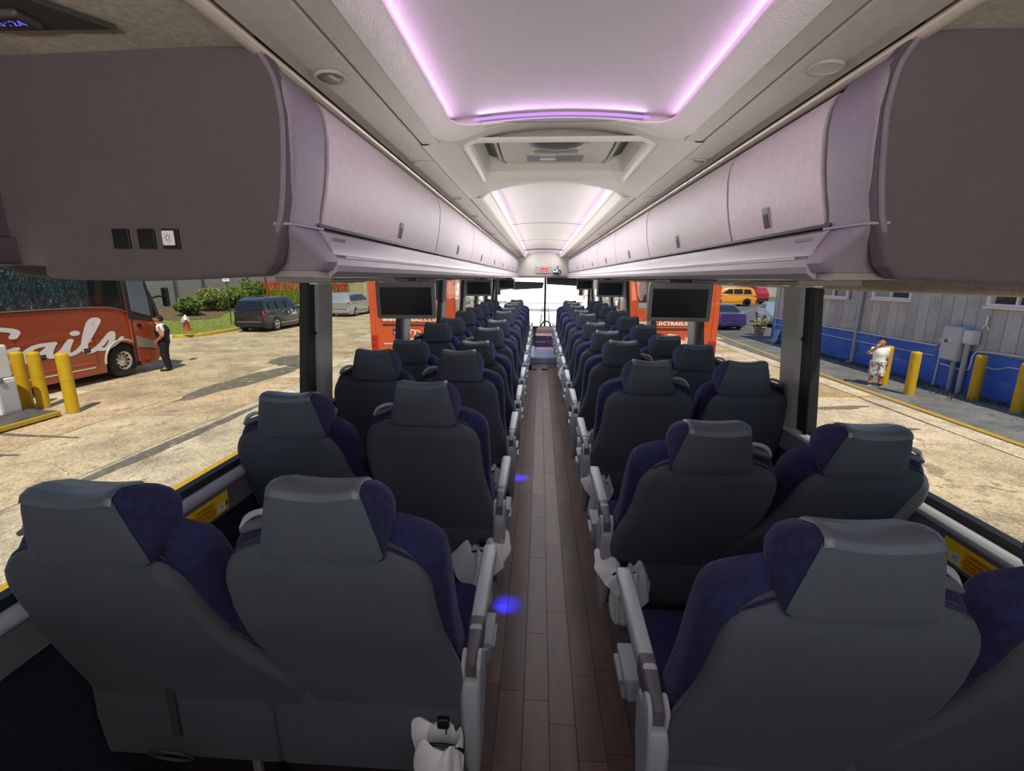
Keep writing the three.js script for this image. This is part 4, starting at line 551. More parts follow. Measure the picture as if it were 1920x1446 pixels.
  stain('tyre_mark', -9.9, -8.0, 1.1, 0.07, -0.05, 0x8a8372, 29, 'short dark streak on the concrete nearer the yellow bollards');
  stain('white_scuff', -8.1, -9.65, 0.55, 0.05, 0.25, 0xeee6d4, 33, 'white scuffed streak on the concrete slab joint left of the coach');
  stain('tar_patch', -6.75, -8.2, 0.16, 2.4, -0.03, 0x8d867a, 41, 'grey tar patch running along the left slab joint');
  stain('crack_filler', 8.28, -11.2, 0.03, 1.7, 0, 0x5b534a, 47, 'dark crack along the right concrete slab beside the yellow line');
  stain('oil_stain', 6.6, -9.6, 1.1, 0.12, 0.1, 0x9b8d75, 53, 'brown streak across the right concrete slab below the window');
  stain('oil_stain', 7.2, -11.3, 0.8, 0.16, 0.25, 0xa3957c, 59, 'faint brown smear on the right concrete slab beyond the streak');
  // kerb and lawn on the left
  const kp = [[-26, -22.2], [-19, -22.15], [-18.1, -22.2], [-17.5, -22.6], [-17.3, -23.3], [-17.25, -26], [-17.2, -36], [-17.1, -60]];
  const kerb = (pts, mat, n) => { const cv = new THREE.CatmullRomCurve3(pts.map(([x, z]) => V(x, 0, z)), false, 'centripetal'), rs = []; for (let i = 0; i <= n; i++) { const p = cv.getPoint(i / n), t = cv.getTangent(i / n), q = [-t.z, t.x]; rs.push([[-0.12, -0.06], [-0.12, 0.13], [-0.08, 0.16], [0.07, 0.16], [0.12, 0.12], [0.13, -0.06]].map(([o, h]) => [p.x + q[0] * o, GY + h, p.z + q[1] * o])); } return loft(rs, true, true, 0.6); };
  struct('kerb_grey', kerb(kp.slice(0, 3), ground(CT, 0.5), 6), ground(CT, 0.5), y); struct('kerb_yellow', kerb(kp.slice(2), null, 40), std(0xd9b63c, 0.8, { map: rep(T.mottle, 2) }), y);
}
const fenceX = (z) => -26.4 - 0.03 * (-30 - z), fenceY = (z) => clamp(-0.85 + (-30 - z) * 0.085, -0.9, 0.35);
const lawnY = (x, z) => lerp(GY + 0.14, fenceY(z), clamp((-17.4 - x) / 9.2) ** 1.15 * sstep(-21.5, -25, z));
{
  const g = sheet((u, v) => { const x = lerp(-17.36, -28.5, u), z = lerp(-22.3, -72, v * v * 0.4 + v * 0.6); return [x, lawnY(x, z) + 0.03 * (N2(x * 0.06, z * 0.06) - 0.5), z]; }, 40, 90, (u, v) => [u * 11, v * 50]);
  const grass = tex(256, (x, y) => { const a = N2(x * 2, y * 2), b = N3(x, y), c = N4(x, y); const t = clamp(a * 1.4 - 0.2); return [lerp(0.42, 0.66, t) * (0.7 + 0.6 * c), lerp(0.52, 0.66, t) * (0.7 + 0.6 * b), lerp(0.2, 0.3, t) * (0.7 + 0.6 * c)]; });
  struct('lawn', g, std(0xffffff, 1, { map: rep(grass, 0.5), bumpMap: rep(T.grain, 1.5), bumpScale: 0.03 }), null);
  { const r = rng(90), blades = []; for (let i = 0; i < 5200; i++) { const x = -17.5 - r() * 7.5, z = -22.6 - r() * 11, h = 0.05 + r() * 0.09, a = r() * 6.28, b = new THREE.BufferGeometry(), y0 = lawnY(x, z), w = 0.012; b.setAttribute('position', new THREE.Float32BufferAttribute([x - w * Math.cos(a), y0, z - w * Math.sin(a), x + w * Math.cos(a), y0, z + w * Math.sin(a), x + 0.04 * Math.sin(a), y0 + h, z + 0.04 * Math.cos(a)], 3)); b.computeVertexNormals(); blades.push(b); }
    const m = solo('lawn_grass', join(blades), std(0x8f9a3e, 0.9, { side: THREE.DoubleSide }), 'short sunlit grass blades on the lawn behind the yellow kerb', 'grass'); m.userData.kind = 'stuff'; }
  const mulch = sheet((u, v) => { const z = lerp(-27.5, -58, v), x = lerp(fenceX(z) + 0.1, fenceX(z) + 4.6 + 0.5 * Math.sin(z), u); return [x, lawnY(x, z) + 0.03, z]; }, 8, 40, (u, v) => [u * 4.6, v * 30]);
  struct('mulch_bed', mulch, std(0x8a6f55, 1, { map: rep(T.mottle, 1), bumpMap: rep(T.grain, 1), bumpScale: 0.04 }), null);
  // screened chain-link fence: grey slatted sheet between posts
  const f = thing('screen_fence', 'tall grey slatted chain-link fence behind the lawn bushes', 'fence', [0, 0, 0]);
  const slats = []; for (let z = -24; z > -70; z -= 0.115) { const x = fenceX(z), y0 = fenceY(z); slats.push(bx(0.018, 2.55, 0.1, x, y0 + 1.27, z)); }
  const sm = mesh('slats', join(slats.map((s, i) => s)), std(0xc0b8ad, 0.8, { map: rep(T.mottle, 1) }), f); sm.userData.kind = 'stuff';
  for (let z = -24; z > -70; z -= 3.05) mesh('fence_post', cyl(0.05, 0.05, 2.75, fenceX(z) + 0.08, fenceY(z) - 0.05, z, 12), std(0x4c4f50, 0.5, { metalness: 0.4 }), f);
  mesh('top_rail', tube([[fenceX(-24) + 0.05, fenceY(-24) + 2.6, -24], [fenceX(-40) + 0.05, fenceY(-40) + 2.6, -40], [fenceX(-70) + 0.05, fenceY(-70) + 2.6, -70]], 0.03, 30, 6), std(0x6a6d6e, 0.5), f);
}
{ // tan reed screen closing the yard behind the minivan
  const r = rng(61), a = [-25.5, -50], b = [-7.5, -57], n = 300, gs = [], t = thing('reed_screen', 'tan reed screen with pale posts behind the silver minivan', 'fence', [0, 0, 0]);
  for (let i = 0; i < n; i++) { const k = (i + r() * 0.6) / n, h = 3.3 + r() * 0.4; gs.push(bx(0.05, h, 0.03, lerp(a[0], b[0], k), GY + h / 2 + (k < 0.5 ? 0.5 : 0), lerp(a[1], b[1], k) + (r() - 0.5) * 0.06)); }
  const m = mesh('reeds', join(gs), std(0xc4b48e, 0.9, { map: rep(T.mottle, 0.6) }), t); m.userData.kind = 'stuff';
  for (let i = 0; i <= 6; i++) mesh('post', cyl(0.06, 0.06, 3.9, lerp(a[0], b[0], i / 6), GY, lerp(a[1], b[1], i / 6) + 0.09, 10), std(0xd0ccc0, 0.7), t);
  mesh('rail', bar([a[0], GY + 3, a[1] + 0.08], [b[0], GY + 3, b[1] + 0.08], 0.04), std(0xa89a7c, 0.8), t);
}
// ------------------------------------------------------------------ planting
function leafBall(seed, n, R, sx, sy, leaf, dark) {
  const r = rng(seed), gs = [];
  for (let i = 0; i < n; i++) { const u = r() * 2 - 1, t = r() * 6.283, k = Math.sqrt(1 - u * u), d = 0.72 + 0.3 * r(), lump = 1 + 0.16 * Math.sin(3 * t + seed) + 0.12 * Math.sin(5 * u + t), x = k * Math.cos(t) * R * d * lump * sx, z = k * Math.sin(t) * R * d * lump * sx, y = (u * 0.9 * d * lump * 0.5 + 0.52) * R * 2 * sy; if (y < 0.02) continue; const g = new THREE.PlaneGeometry(leaf * (0.6 + r() * 0.8), leaf * (0.8 + r()), 1, 1); g.rotateX((r() - 0.5) * 2.4); g.rotateY(r() * 6.28); g.rotateZ((r() - 0.5) * 1.5); g.translate(x, y, z); gs.push(g); }
  return join(gs);
}
{
  const leafM = [0x7c8f33, 0x66812f, 0x8a9440].map((c) => std(c, 0.7, { side: THREE.DoubleSide, transmission: 0.25 }));
  const at = (px, pz) => [px, lawnY(px, pz) + 0.02, pz];
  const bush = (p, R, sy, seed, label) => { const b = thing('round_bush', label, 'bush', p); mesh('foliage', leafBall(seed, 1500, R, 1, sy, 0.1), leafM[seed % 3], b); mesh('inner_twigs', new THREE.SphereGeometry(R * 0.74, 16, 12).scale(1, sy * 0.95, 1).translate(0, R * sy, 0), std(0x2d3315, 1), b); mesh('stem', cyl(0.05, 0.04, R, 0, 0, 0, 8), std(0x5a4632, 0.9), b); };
  bush(at(-23.2, -30.1), 0.72, 0.82, 1, 'round clipped bush standing alone on the lawn left of the other bushes');
  bush(at(-23.4, -32.6), 0.95, 0.85, 2, 'large green bush just right of the lone round bush');
  bush(at(-23.2, -34.6), 0.95, 0.85, 3, 'green bush directly behind the sign post');
  bush(at(-23.4, -37.4), 1.05, 0.9, 4, 'green bush behind the rear of the black estate car');
  bush(at(-24.5, -27.2), 0.6, 0.7, 5, 'low bush beside the open front of the rust-coloured coach');
  const bladeM = std(0x86a03a, 0.7, { side: THREE.DoubleSide }), redM = std(0xe0583a, 0.7, { side: THREE.DoubleSide }), pinkM = std(0xe58a70, 0.7, { side: THREE.DoubleSide });
  const clump = (p, seed, label, red) => { const r = rng(seed), c = thing('flower_clump', label, 'flowers', p), bl = [], fl = []; for (let i = 0; i < 420; i++) { const a = r() * 6.28, d = Math.sqrt(r()) * 1.1, h = 0.7 + r() * 0.9, x = d * Math.cos(a), z = d * Math.sin(a), lean = 0.15 + r() * 0.3, g = new THREE.PlaneGeometry(0.035, h, 1, 2); g.translate(0, h / 2, 0); g.rotateX(lean); g.rotateY(r() * 6.28); g.translate(x, 0, z); bl.push(g); if (r() < red) for (let k = 0; k < 9; k++) { const q = new THREE.PlaneGeometry(0.06, 0.09); q.rotateY(r() * 6.28); q.rotateX(r()); q.translate(x + (r() - 0.5) * 0.14, h * 0.9 + k * 0.05, z + (r() - 0.5) * 0.14); fl.push(q); } } mesh('leaf_blades', join(bl), bladeM, c); mesh('blossoms', join(fl), seed % 2 ? redM : pinkM, c); };
  clump(at(-22.6, -38.6), 21, 'tall clump of red spikes and green blades left of the flower bed', 0.3); clump(at(-22.2, -40.5), 22, 'pale pink flower spikes in the middle of the bed behind the dark estate car', 0.5); clump(at(-21.6, -42.6), 23, 'bright red flowers behind the roof of the dark estate car', 0.75); clump(at(-21.2, -45), 24, 'pink flower clump near the window pillar', 0.6); clump(at(-20.6, -47.5), 25, 'orange-red flowers farthest right in the bed', 0.8);
}
// ------------------------------------------------------------------ yard fittings on the left
{
  const bollard = (p, h, lab, grp) => { const b = thing('bollard', lab, 'bollard', p, 0, grp); mesh('post', loft([[0, 0.118], [h - 0.06, 0.118], [h - 0.03, 0.112], [h - 0.012, 0.095], [h - 0.003, 0.06], [h, 0.02]].map(([y, r]) => Array.from({ length: 24 }, (_, i) => [r * Math.cos(i / 24 * 6.2832), y, r * Math.sin(i / 24 * 6.2832)]))), M.yellow, b); mesh('base_collar', cyl(0.13, 0.124, 0.03, 0, 0, 0, 24), std(0x8d8777, 0.9), b); return b; };
  bollard([-11.86, GY, -9.82], 1.32, 'yellow bollard nearest the white pump cabinet on the left'); bollard([-11.48, GY, -9.84], 1.32, 'middle one of the three yellow bollards on the left, in front of the coach'); bollard([-10.44, GY, -9.52], 1.36, 'yellow bollard standing alone on the right of the left-hand trio');
  bollard([9.93, GY, -13.92], 1.16, 'yellow bollard the boy leans against'); bollard([9.82, GY, -12.77], 1.17, 'yellow bollard just right of the boy, before the meter box'); bollard([11.02, GY, -12.28], 1.18, 'yellow bollard between the grey conduits and the right edge, close to the blue wall'); bollard([11.0, GY, -11.12], 1.18, 'yellow bollard at the far right edge of the view');
  const isl = thing('pump_island', 'low concrete pump island with a yellow edge at the left of the view', 'island', [-11.6, GY, -8.55]);
  mesh('island_slab', boxUV(rb(2.3, 0.15, 1.35, 0, 0.075, 0, 0.04)), ground(AT, 0.4, 0xcfc6b8), isl); mesh('yellow_edge', join([rb(2.34, 0.1, 0.06, 0, 0.08, 0.67, 0.02), rb(2.34, 0.1, 0.06, 0, 0.08, -0.67, 0.02), rb(0.06, 0.1, 1.38, 1.15, 0.08, 0, 0.02)]), std(0xd8b733, 0.7, { map: rep(T.mottle, 2) }), isl);
  const pump = thing('pump_cabinet', 'white pump cabinet with a grey top panel on the island at the left edge', 'cabinet', [-11.52, GY + 0.15, -8.9]);
  mesh('cabinet_body', rb(0.78, 0.75, 0.4, 0, 0.375, 0, 0.02), M.white, pump); mesh('cabinet_head', rb(0.8, 0.68, 0.44, -0.05, 1.1, 0, 0.05), std(0xd9d9d9, 0.4), pump); mesh('recess_panel', rb(0.42, 0.4, 0.03, 0.05, 1.05, 0.22, 0.01), std(0x8f9397, 0.4), pump); mesh('lower_door', rb(0.5, 0.6, 0.02, -0.05, 0.36, 0.2, 0.01), std(0xc9cbd0, 0.4), pump); mesh('door_handle', rb(0.03, 0.1, 0.03, 0.25, 0.45, 0.22, 0.008), M.black, pump); mesh('hose_socket', rb(0.12, 0.1, 0.1, 0.37, 0.72, 0.1, 0.02), std(0x6b6e72, 0.5), pump); mesh('side_panel', rb(0.012, 0.62, 0.32, 0.392, 0.36, 0, 0.004), std(0xbfc3ca, 0.5), pump);
  // hydrant, sign
  const h = thing('fire_hydrant', 'red fire hydrant with a silver cap on the lawn edge', 'hydrant', [-18.85, lawnY(-18.85, -24.05), -24.05]), red = std(0xb8443c, 0.5), sil = std(0xc9c6be, 0.4, { metalness: 0.4 });
  const lathe = (pts, m, n) => mesh(n, new THREE.LatheGeometry(pts.map((p) => new THREE.Vector2(...p)), 24), m, h);
  lathe([[0, 0], [0.2, 0], [0.2, 0.04], [0.15, 0.06], [0.14, 0.42], [0.17, 0.45], [0.17, 0.5], [0, 0.5]], red, 'barrel'); lathe([[0.17, 0.5], [0.2, 0.52], [0.2, 0.56], [0.17, 0.62], [0.11, 0.72], [0.05, 0.76], [0.04, 0.82], [0, 0.82]], sil, 'bonnet');
  for (const [x, z] of [[1, 0], [-1, 0], [0, 1]]) { const q = mesh('nozzle', new THREE.CylinderGeometry(0.07, 0.08, 0.12, 16).rotateX(z ? Math.PI / 2 : 0).rotateZ(x ? Math.PI / 2 : 0).translate(x * 0.18, 0.46, z * 0.18), sil, h); mesh('nozzle_nut', new THREE.CylinderGeometry(0.03, 0.03, 0.05, 6).rotateX(z ? Math.PI / 2 : 0).rotateZ(x ? Math.PI / 2 : 0).translate(x * 0.26, 0.46, z * 0.26), sil, q); }
  const s = thing('sign_post', 'small white sign on a thin green post behind the kerb', 'sign', [-18.6, lawnY(-18.6, -27.4), -27.4]); mesh('post', rb(0.05, 2.95, 0.04, 0, 1.475, 0, 0.008), std(0x33483a, 0.6), s); mesh('sign_plate', rb(0.42, 0.42, 0.01, 0, 2.72, 0.03, 0.004), canvasMat(96, 96, (x) => { x.fillStyle = '#eee'; x.fillRect(0, 0, 96, 96); x.fillStyle = '#777'; x.fillRect(16, 24, 64, 8); x.fillRect(22, 44, 52, 8); x.fillRect(16, 64, 64, 8); }), s);
}
// ------------------------------------------------------------------ the grey and blue building on the right
{
  const X = 11.4, b = thing('building', 'grey board-sided building with a bright blue base along the right of the yard', 'building', [X, GY, -14]);
  const z0 = 0.5, z1 = -23.9, L = (g) => g.translate(-X, -GY, 14);
  const wins = [[-18.45, -20.25, 0.84], [-15.4, -17.15, 0.9], [-11.3, -12.88, 0.88], [-6.8, -8.5, 0.88]], top = 1.9;
  mesh('core_wall', L(boxUV(bx(3, top - GY, z0 - z1 - 0.02, X + 1.54, (top + GY) / 2, (z0 + z1) / 2))), std(0x6f6a66, 0.9), b);
  const sid = [0xd0d0d3, 0xcacacd, 0xd6d6d8, 0xc6c6c9].map((c) => std(c, 0.85, { map: rep(T.mottle, 0.8), bumpMap: rep(T.grain, 3), bumpScale: 0.002 }));
  const r = rng(44); let k = 0;
  for (let z = z0; z > z1 + 0.05; z -= 0.4) { const za = z, zb = Math.max(z - 0.4, z1), d = za - zb - 0.016, zc = (za + zb) / 2; const w = wins.find(([a, c]) => zc < a && zc > c); const m = sid[Math.floor(r() * 4)];
    if (w) { mesh('siding_board', L(boxUV(rb(0.04, w[2] + 0.3, d, X + 0.02, (w[2] - 0.3) / 2, zc, 0.006, 1))), m, b); mesh('siding_board', L(boxUV(rb(0.04, 0.26, d, X + 0.02, 1.78, zc, 0.006, 1))), m, b); }
    else mesh('siding_board', L(boxUV(rb(0.04, top + 0.3, d, X + 0.02, (top - 0.3) / 2, zc, 0.006, 1))), m, b); }
  const pt = tex(256, (x, y) => { const a = N2(x, y), n = N4(x, y), low = N3(x * 2, y * 2); const chip = low > 0.7 && a > 0.55 ? 1 : 0; return chip ? [0.5, 0.55, 0.66] : [0.22 + 0.12 * (a - 0.5), 0.42 + 0.18 * (a - 0.5) + 0.05 * (n - 0.5), 0.82 + 0.2 * (a - 0.5)]; });
  mesh('blue_base', L(boxUV(rb(0.12, -0.3 - GY, z0 - z1, X + 0.03, (-0.3 + GY) / 2, (z0 + z1) / 2, 0.01))), std(0xffffff, 0.75, { map: rep(pt, 0.35), bumpMap: rep(T.grain, 2), bumpScale: 0.004 }), b);
  mesh('end_wall', L(boxUV(bx(3, top - GY, 0.06, X + 1.5, (top + GY) / 2, z1))), sid[1], b);
  mesh('roof', L(boxUV(bx(3.1, 0.12, z0 - z1 + 0.2, X + 1.53, top + 0.06, (z0 + z1) / 2))), std(0x5a5754, 0.8), b);
  const wm = std(0xdcdcdc, 0.5), gl = std(0x3c4245, 0.12), bl = std(0xa59d8e, 0.8);
  wins.forEach(([a, c, y], i) => { const h = 0.78, w = a - c, zc = (a + c) / 2, f = mesh('window', L(extr(rrect(c, a, y, y + h, 0.004, 1), 0.09, 0.004, 1, [rrect(c + 0.09, zc - 0.03, y + 0.09, y + h - 0.08, 0.004, 1).reverse(), rrect(zc + 0.03, a - 0.09, y + 0.09, y + h - 0.08, 0.004, 1).reverse()]).rotateY(-Math.PI / 2).translate(X + 0.045, 0, 0)), wm, b); for (const [p, q, mm] of [[c + 0.08, zc - 0.02, i === 1 ? bl : gl], [zc + 0.02, a - 0.08, gl]]) mesh('pane', L(bx(0.02, h - 0.14, q - p, X + 0.03, y + h / 2, (p + q) / 2)), mm, f); mesh('window_ledge', L(rb(0.1, 0.05, w + 0.06, X - 0.04, y - 0.01, zc, 0.01)), wm, f); });
  // white pipe runs and fittings on the wall
  const solow = (name, geo, mat, label, cat) => solo(name, geo, mat, label, cat), wp = std(0xcfd4da, 0.45), gp = std(0x9aa0a6, 0.45);
  solow('wall_pipe', tube([[X - 0.05, -0.29, -23.8], [X - 0.05, -0.29, -14.05], [X - 0.05, -0.33, -13.96], [X - 0.05, -1.42, -13.95]].flatMap((p, i, a) => i === 1 ? [p, p] : [p]), 0.025, 60, 8), wp, 'white pipe running along the top of the blue base and down beside the meter box', 'pipe');
  solow('wall_pipe', tube([[X - 0.05, -0.58, -23.8], [X - 0.05, -0.61, -18], [X - 0.05, -0.58, -14.1]], 0.016, 40, 8), wp, 'thin white cable pipe lower on the blue base behind the boy', 'pipe');
  solow('wall_pipe', tube([[X - 0.05, -0.27, 0.4], [X - 0.05, -0.27, -12.8], [X - 0.05, -0.31, -12.9], [X - 0.05, -0.76, -12.93], [X - 0.05, -0.8, -13.0], [X - 0.05, -0.77, -13.85]], 0.025, 80, 8), wp, 'white pipe that steps down from the blue base toward the two conduits on the right', 'pipe');
  solow('wall_pipe', tube([[X - 0.04, -0.55, -11.3], [X - 0.04, -0.52, -11.9], [X - 0.04, -0.62, -12.2], [X - 0.04, -0.6, -12.75]], 0.014, 40, 8), wp, 'wavy thin white cable low on the blue base at the right', 'pipe');
  const d = thing('downspout', 'grey square downspout on the siding left of the boy', 'downspout', [X - 0.06, GY, -17.6]); mesh('spout_pipe', rb(0.09, 3.8, 0.11, 0, 1.98, 0, 0.015), gp, d); mesh('spout_foot', (() => { const g = rb(0.22, 0.09, 0.1, -0.08, 0.06, 0, 0.015); return g; })(), gp, d); mesh('strap', rb(0.1, 0.04, 0.13, 0, 1.1, 0, 0.008), gp, d);
  const mb = thing('meter_box', 'tall pale grey electric meter cabinet with a round glass meter on the siding', 'meter box', [X - 0.13, -0.14, -13.45]); mesh('cabinet', rb(0.22, 0.92, 0.6, 0, 0, 0, 0.02), std(0xb4bbc2, 0.45), mb); mesh('cover', rb(0.03, 0.86, 0.54, -0.115, 0, 0, 0.012), std(0xbcc3ca, 0.4), mb); const mm = mesh('meter', new THREE.CylinderGeometry(0.085, 0.09, 0.09, 28).rotateZ(Math.PI / 2).translate(-0.16, 0.07, -0.02), M.white, mb); mesh('dial', new THREE.CylinderGeometry(0.06, 0.06, 0.02, 24).rotateZ(Math.PI / 2).translate(-0.21, 0.07, -0.02), std(0x6a5a58, 0.2), mm); mesh('side_box', rb(0.1, 0.13, 0.12, 0.02, 0.05, -0.4, 0.01), std(0xb4bbc2, 0.5), mb);
  const jb = thing('junction_box', 'narrow white junction box beside the meter cabinet, feeding a thick conduit', 'junction box', [X - 0.12, 0.08, -12.98]); mesh('box', rb(0.18, 0.36, 0.3, 0, 0, 0, 0.02), std(0xd3d6da, 0.45), jb); mesh('lid', rb(0.03, 0.32, 0.27, -0.1, 0.02, 0, 0.01), wp, jb);
  solow('conduit', cyl(0.06, 0.06, 1.37, X - 0.13, GY, -13.03, 18), std(0xaeb4ba, 0.45), 'thick grey conduit rising to the white junction box', 'conduit'); solow('conduit', cyl(0.06, 0.06, 0.86, X - 0.13, GY, -13.33, 18), gp, 'thick grey conduit under the meter cabinet', 'conduit');
  solow('conduit', cyl(0.025, 0.025, 3.5, X - 0.05, GY + 0.2, -23.55, 10), wp, 'thin white conduit at the far corner of the grey building', 'conduit');
  const br = thing('wall_bracket', 'small white three-armed bracket hung on the grey siding', 'bracket', [X - 0.03, 0.47, -12.76]); mesh('arm', rb(0.02, 0.24, 0.05, 0, 0.07, 0, 0.01), M.white, br); mesh('leg', bar([0, -0.03, 0.0], [0, -0.17, 0.12], 0.012), M.white, br); mesh('leg', bar([0, -0.03, 0], [0, -0.17, -0.12], 0.012), M.white, br);
  const lean = thing('leaning_board', 'light blue board leaning on the building corner by the parked cars', 'board', [X - 0.22, GY, -23.2]); const lg = boxUV(rb(0.02, 0.85, 0.5, 0, 0.42, 0, 0.006)); lg.rotateZ(-0.3); mesh('board', lg, std(0x6aa0c8, 0.6), lean);
  const pot = thing('flower_pot', 'terracotta planter with dry twigs at the edge of the parking lot', 'planter', [11.9, GY, -26.3]); mesh('pot', new THREE.LatheGeometry([[0, 0], [0.2, 0], [0.3, 0.42], [0.33, 0.42], [0.33, 0.48], [0.27, 0.48], [0.26, 0.4], [0, 0.4]].map((p) => new THREE.Vector2(...p)), 24), std(0xa98f82, 0.8), pot); mesh('dry_plant', leafBall(66, 260, 0.36, 1, 0.7, 0.1).translate(0, 0.4, 0), std(0xa99f80, 0.9, { side: THREE.DoubleSide }), pot);
  // weeds at the foot of the wall
  const wr = rng(14), ws = []; for (let i = 0; i < 900; i++) { const z = -10 - wr() * 13, x = X - 0.04 - wr() * wr() * (z < -12 && z > -14.2 ? 1.1 : 0.4), g = new THREE.PlaneGeometry(0.02, 0.05 + wr() * 0.1); g.rotateX((wr() - 0.5)); g.rotateY(wr() * 6.28); g.translate(x, GY + 0.04, z); ws.push(g); } const wm2 = solo('weeds', join(ws), std(0x5f5f38, 0.9, { side: THREE.DoubleSide }), 'low dry weeds along the foot of the blue wall', 'weeds'); wm2.userData.kind = 'stuff';
}
// ------------------------------------------------------------------ script lettering for the coaches
const SCRIPT = [ // strokes in a 0..1000 wide box, y down: points, then relative width
  [[[60, 150], [20, 120], [40, 60], [110, 50], [210, 70], [330, 75], [420, 110], [400, 160]], 1], [[[235, 80], [215, 200], [170, 330], [110, 400], [50, 390]], 1.1],
  [[[250, 370], [300, 260], [320, 235], [345, 285], [400, 262]], 0.9], [[[345, 285], [315, 360], [345, 392], [400, 330]], 0.8],
  [[[545, 262], [480, 250], [425, 310], [410, 385], [450, 388], [505, 320], [548, 258]], 0.95], [[[545, 262], [520, 340], [525, 388], [580, 340], [610, 270]], 0.85],
  [[[622, 250], [590, 345], [605, 390], [650, 360], [690, 290]], 0.9], [[[648, 185], [650, 188]], 1.3],
  [[[690, 290], [760, 120], [772, 75], [745, 66], [722, 105], [680, 300], [682, 380], [715, 388], [770, 320]], 0.95],
  [[[765, 330], [826, 215], [834, 232], [822, 320], [788, 385], [748, 370]], 0.95], [[[788, 385], [845, 345], [880, 285]], 0.7],
];
function drawScript(x, ox, oy, k, lw, color) { x.strokeStyle = color; x.lineCap = x.lineJoin = 'round'; for (const [p, w] of SCRIPT) { x.lineWidth = lw * w; x.beginPath(); x.moveTo(ox + p[0][0] * k, oy + p[0][1] * k); for (let i = 1; i < p.length - 1; i++) x.quadraticCurveTo(ox + p[i][0] * k, oy + p[i][1] * k, ox + (p[i][0] + p[i + 1][0]) / 2 * k, oy + (p[i][1] + p[i + 1][1]) / 2 * k); const e = p[p.length - 1]; x.lineTo(ox + e[0] * k, oy + e[1] * k); x.stroke(); } }
function decal(w, h, draw, rough = 0.4) { const t = canvasTex(w, h, draw); return std(0xffffff, rough, { map: t, transparent: true, alphaTest: 0.5 }); }
// drive any wheel: tyre, rim with holes
function wheel(parent, r, w, p, side, truck) {
  const prof = [[r * 0.55, -w / 2], [r * 0.9, -w / 2], [r * 0.98, -w * 0.42], [r, -w * 0.3], [r, w * 0.3], [r * 0.98, w * 0.42], [r * 0.9, w / 2], [r * 0.55, w / 2]];
  const g = new THREE.LatheGeometry(prof.map(([a, b]) => new THREE.Vector2(a, b)), 36).rotateZ(Math.PI / 2).translate(...p), wh = mesh('wheel', g, M.rubber, parent);
  const rim = new THREE.LatheGeometry([[0, 0.1], [r * 0.2, 0.1], [r * 0.24, 0.04], [r * 0.42, 0.02], [r * 0.5, 0.1], [r * 0.6, 0.14], [r * 0.62, 0.1]].map(([a, b]) => new THREE.Vector2(a, b * w * 2.4 * (truck ? 0.8 : 1))), 36).rotateZ(-Math.PI / 2).scale(side, 1, 1).translate(p[0] + side * w * 0.22, p[1], p[2]);
  mesh('rim', rim, std(0xd4d2cc, 0.25, { metalness: 0.75, side: THREE.DoubleSide }), wh);
  const holes = []; for (let i = 0; i < (truck ? 10 : 5); i++) { const t = i / (truck ? 10 : 5) * 6.2832, q = truck ? r * 0.41 : r * 0.38, hr = truck ? r * 0.06 : r * 0.11; holes.push(new THREE.CylinderGeometry(hr, hr, 0.02, 12).rotateZ(Math.PI / 2).translate(p[0] + side * w * (truck ? 0.33 : 0.42), p[1] + q * Math.sin(t), p[2] + q * Math.cos(t))); } mesh('rim_holes', join(holes), M.black, wh);
  return wh;
}
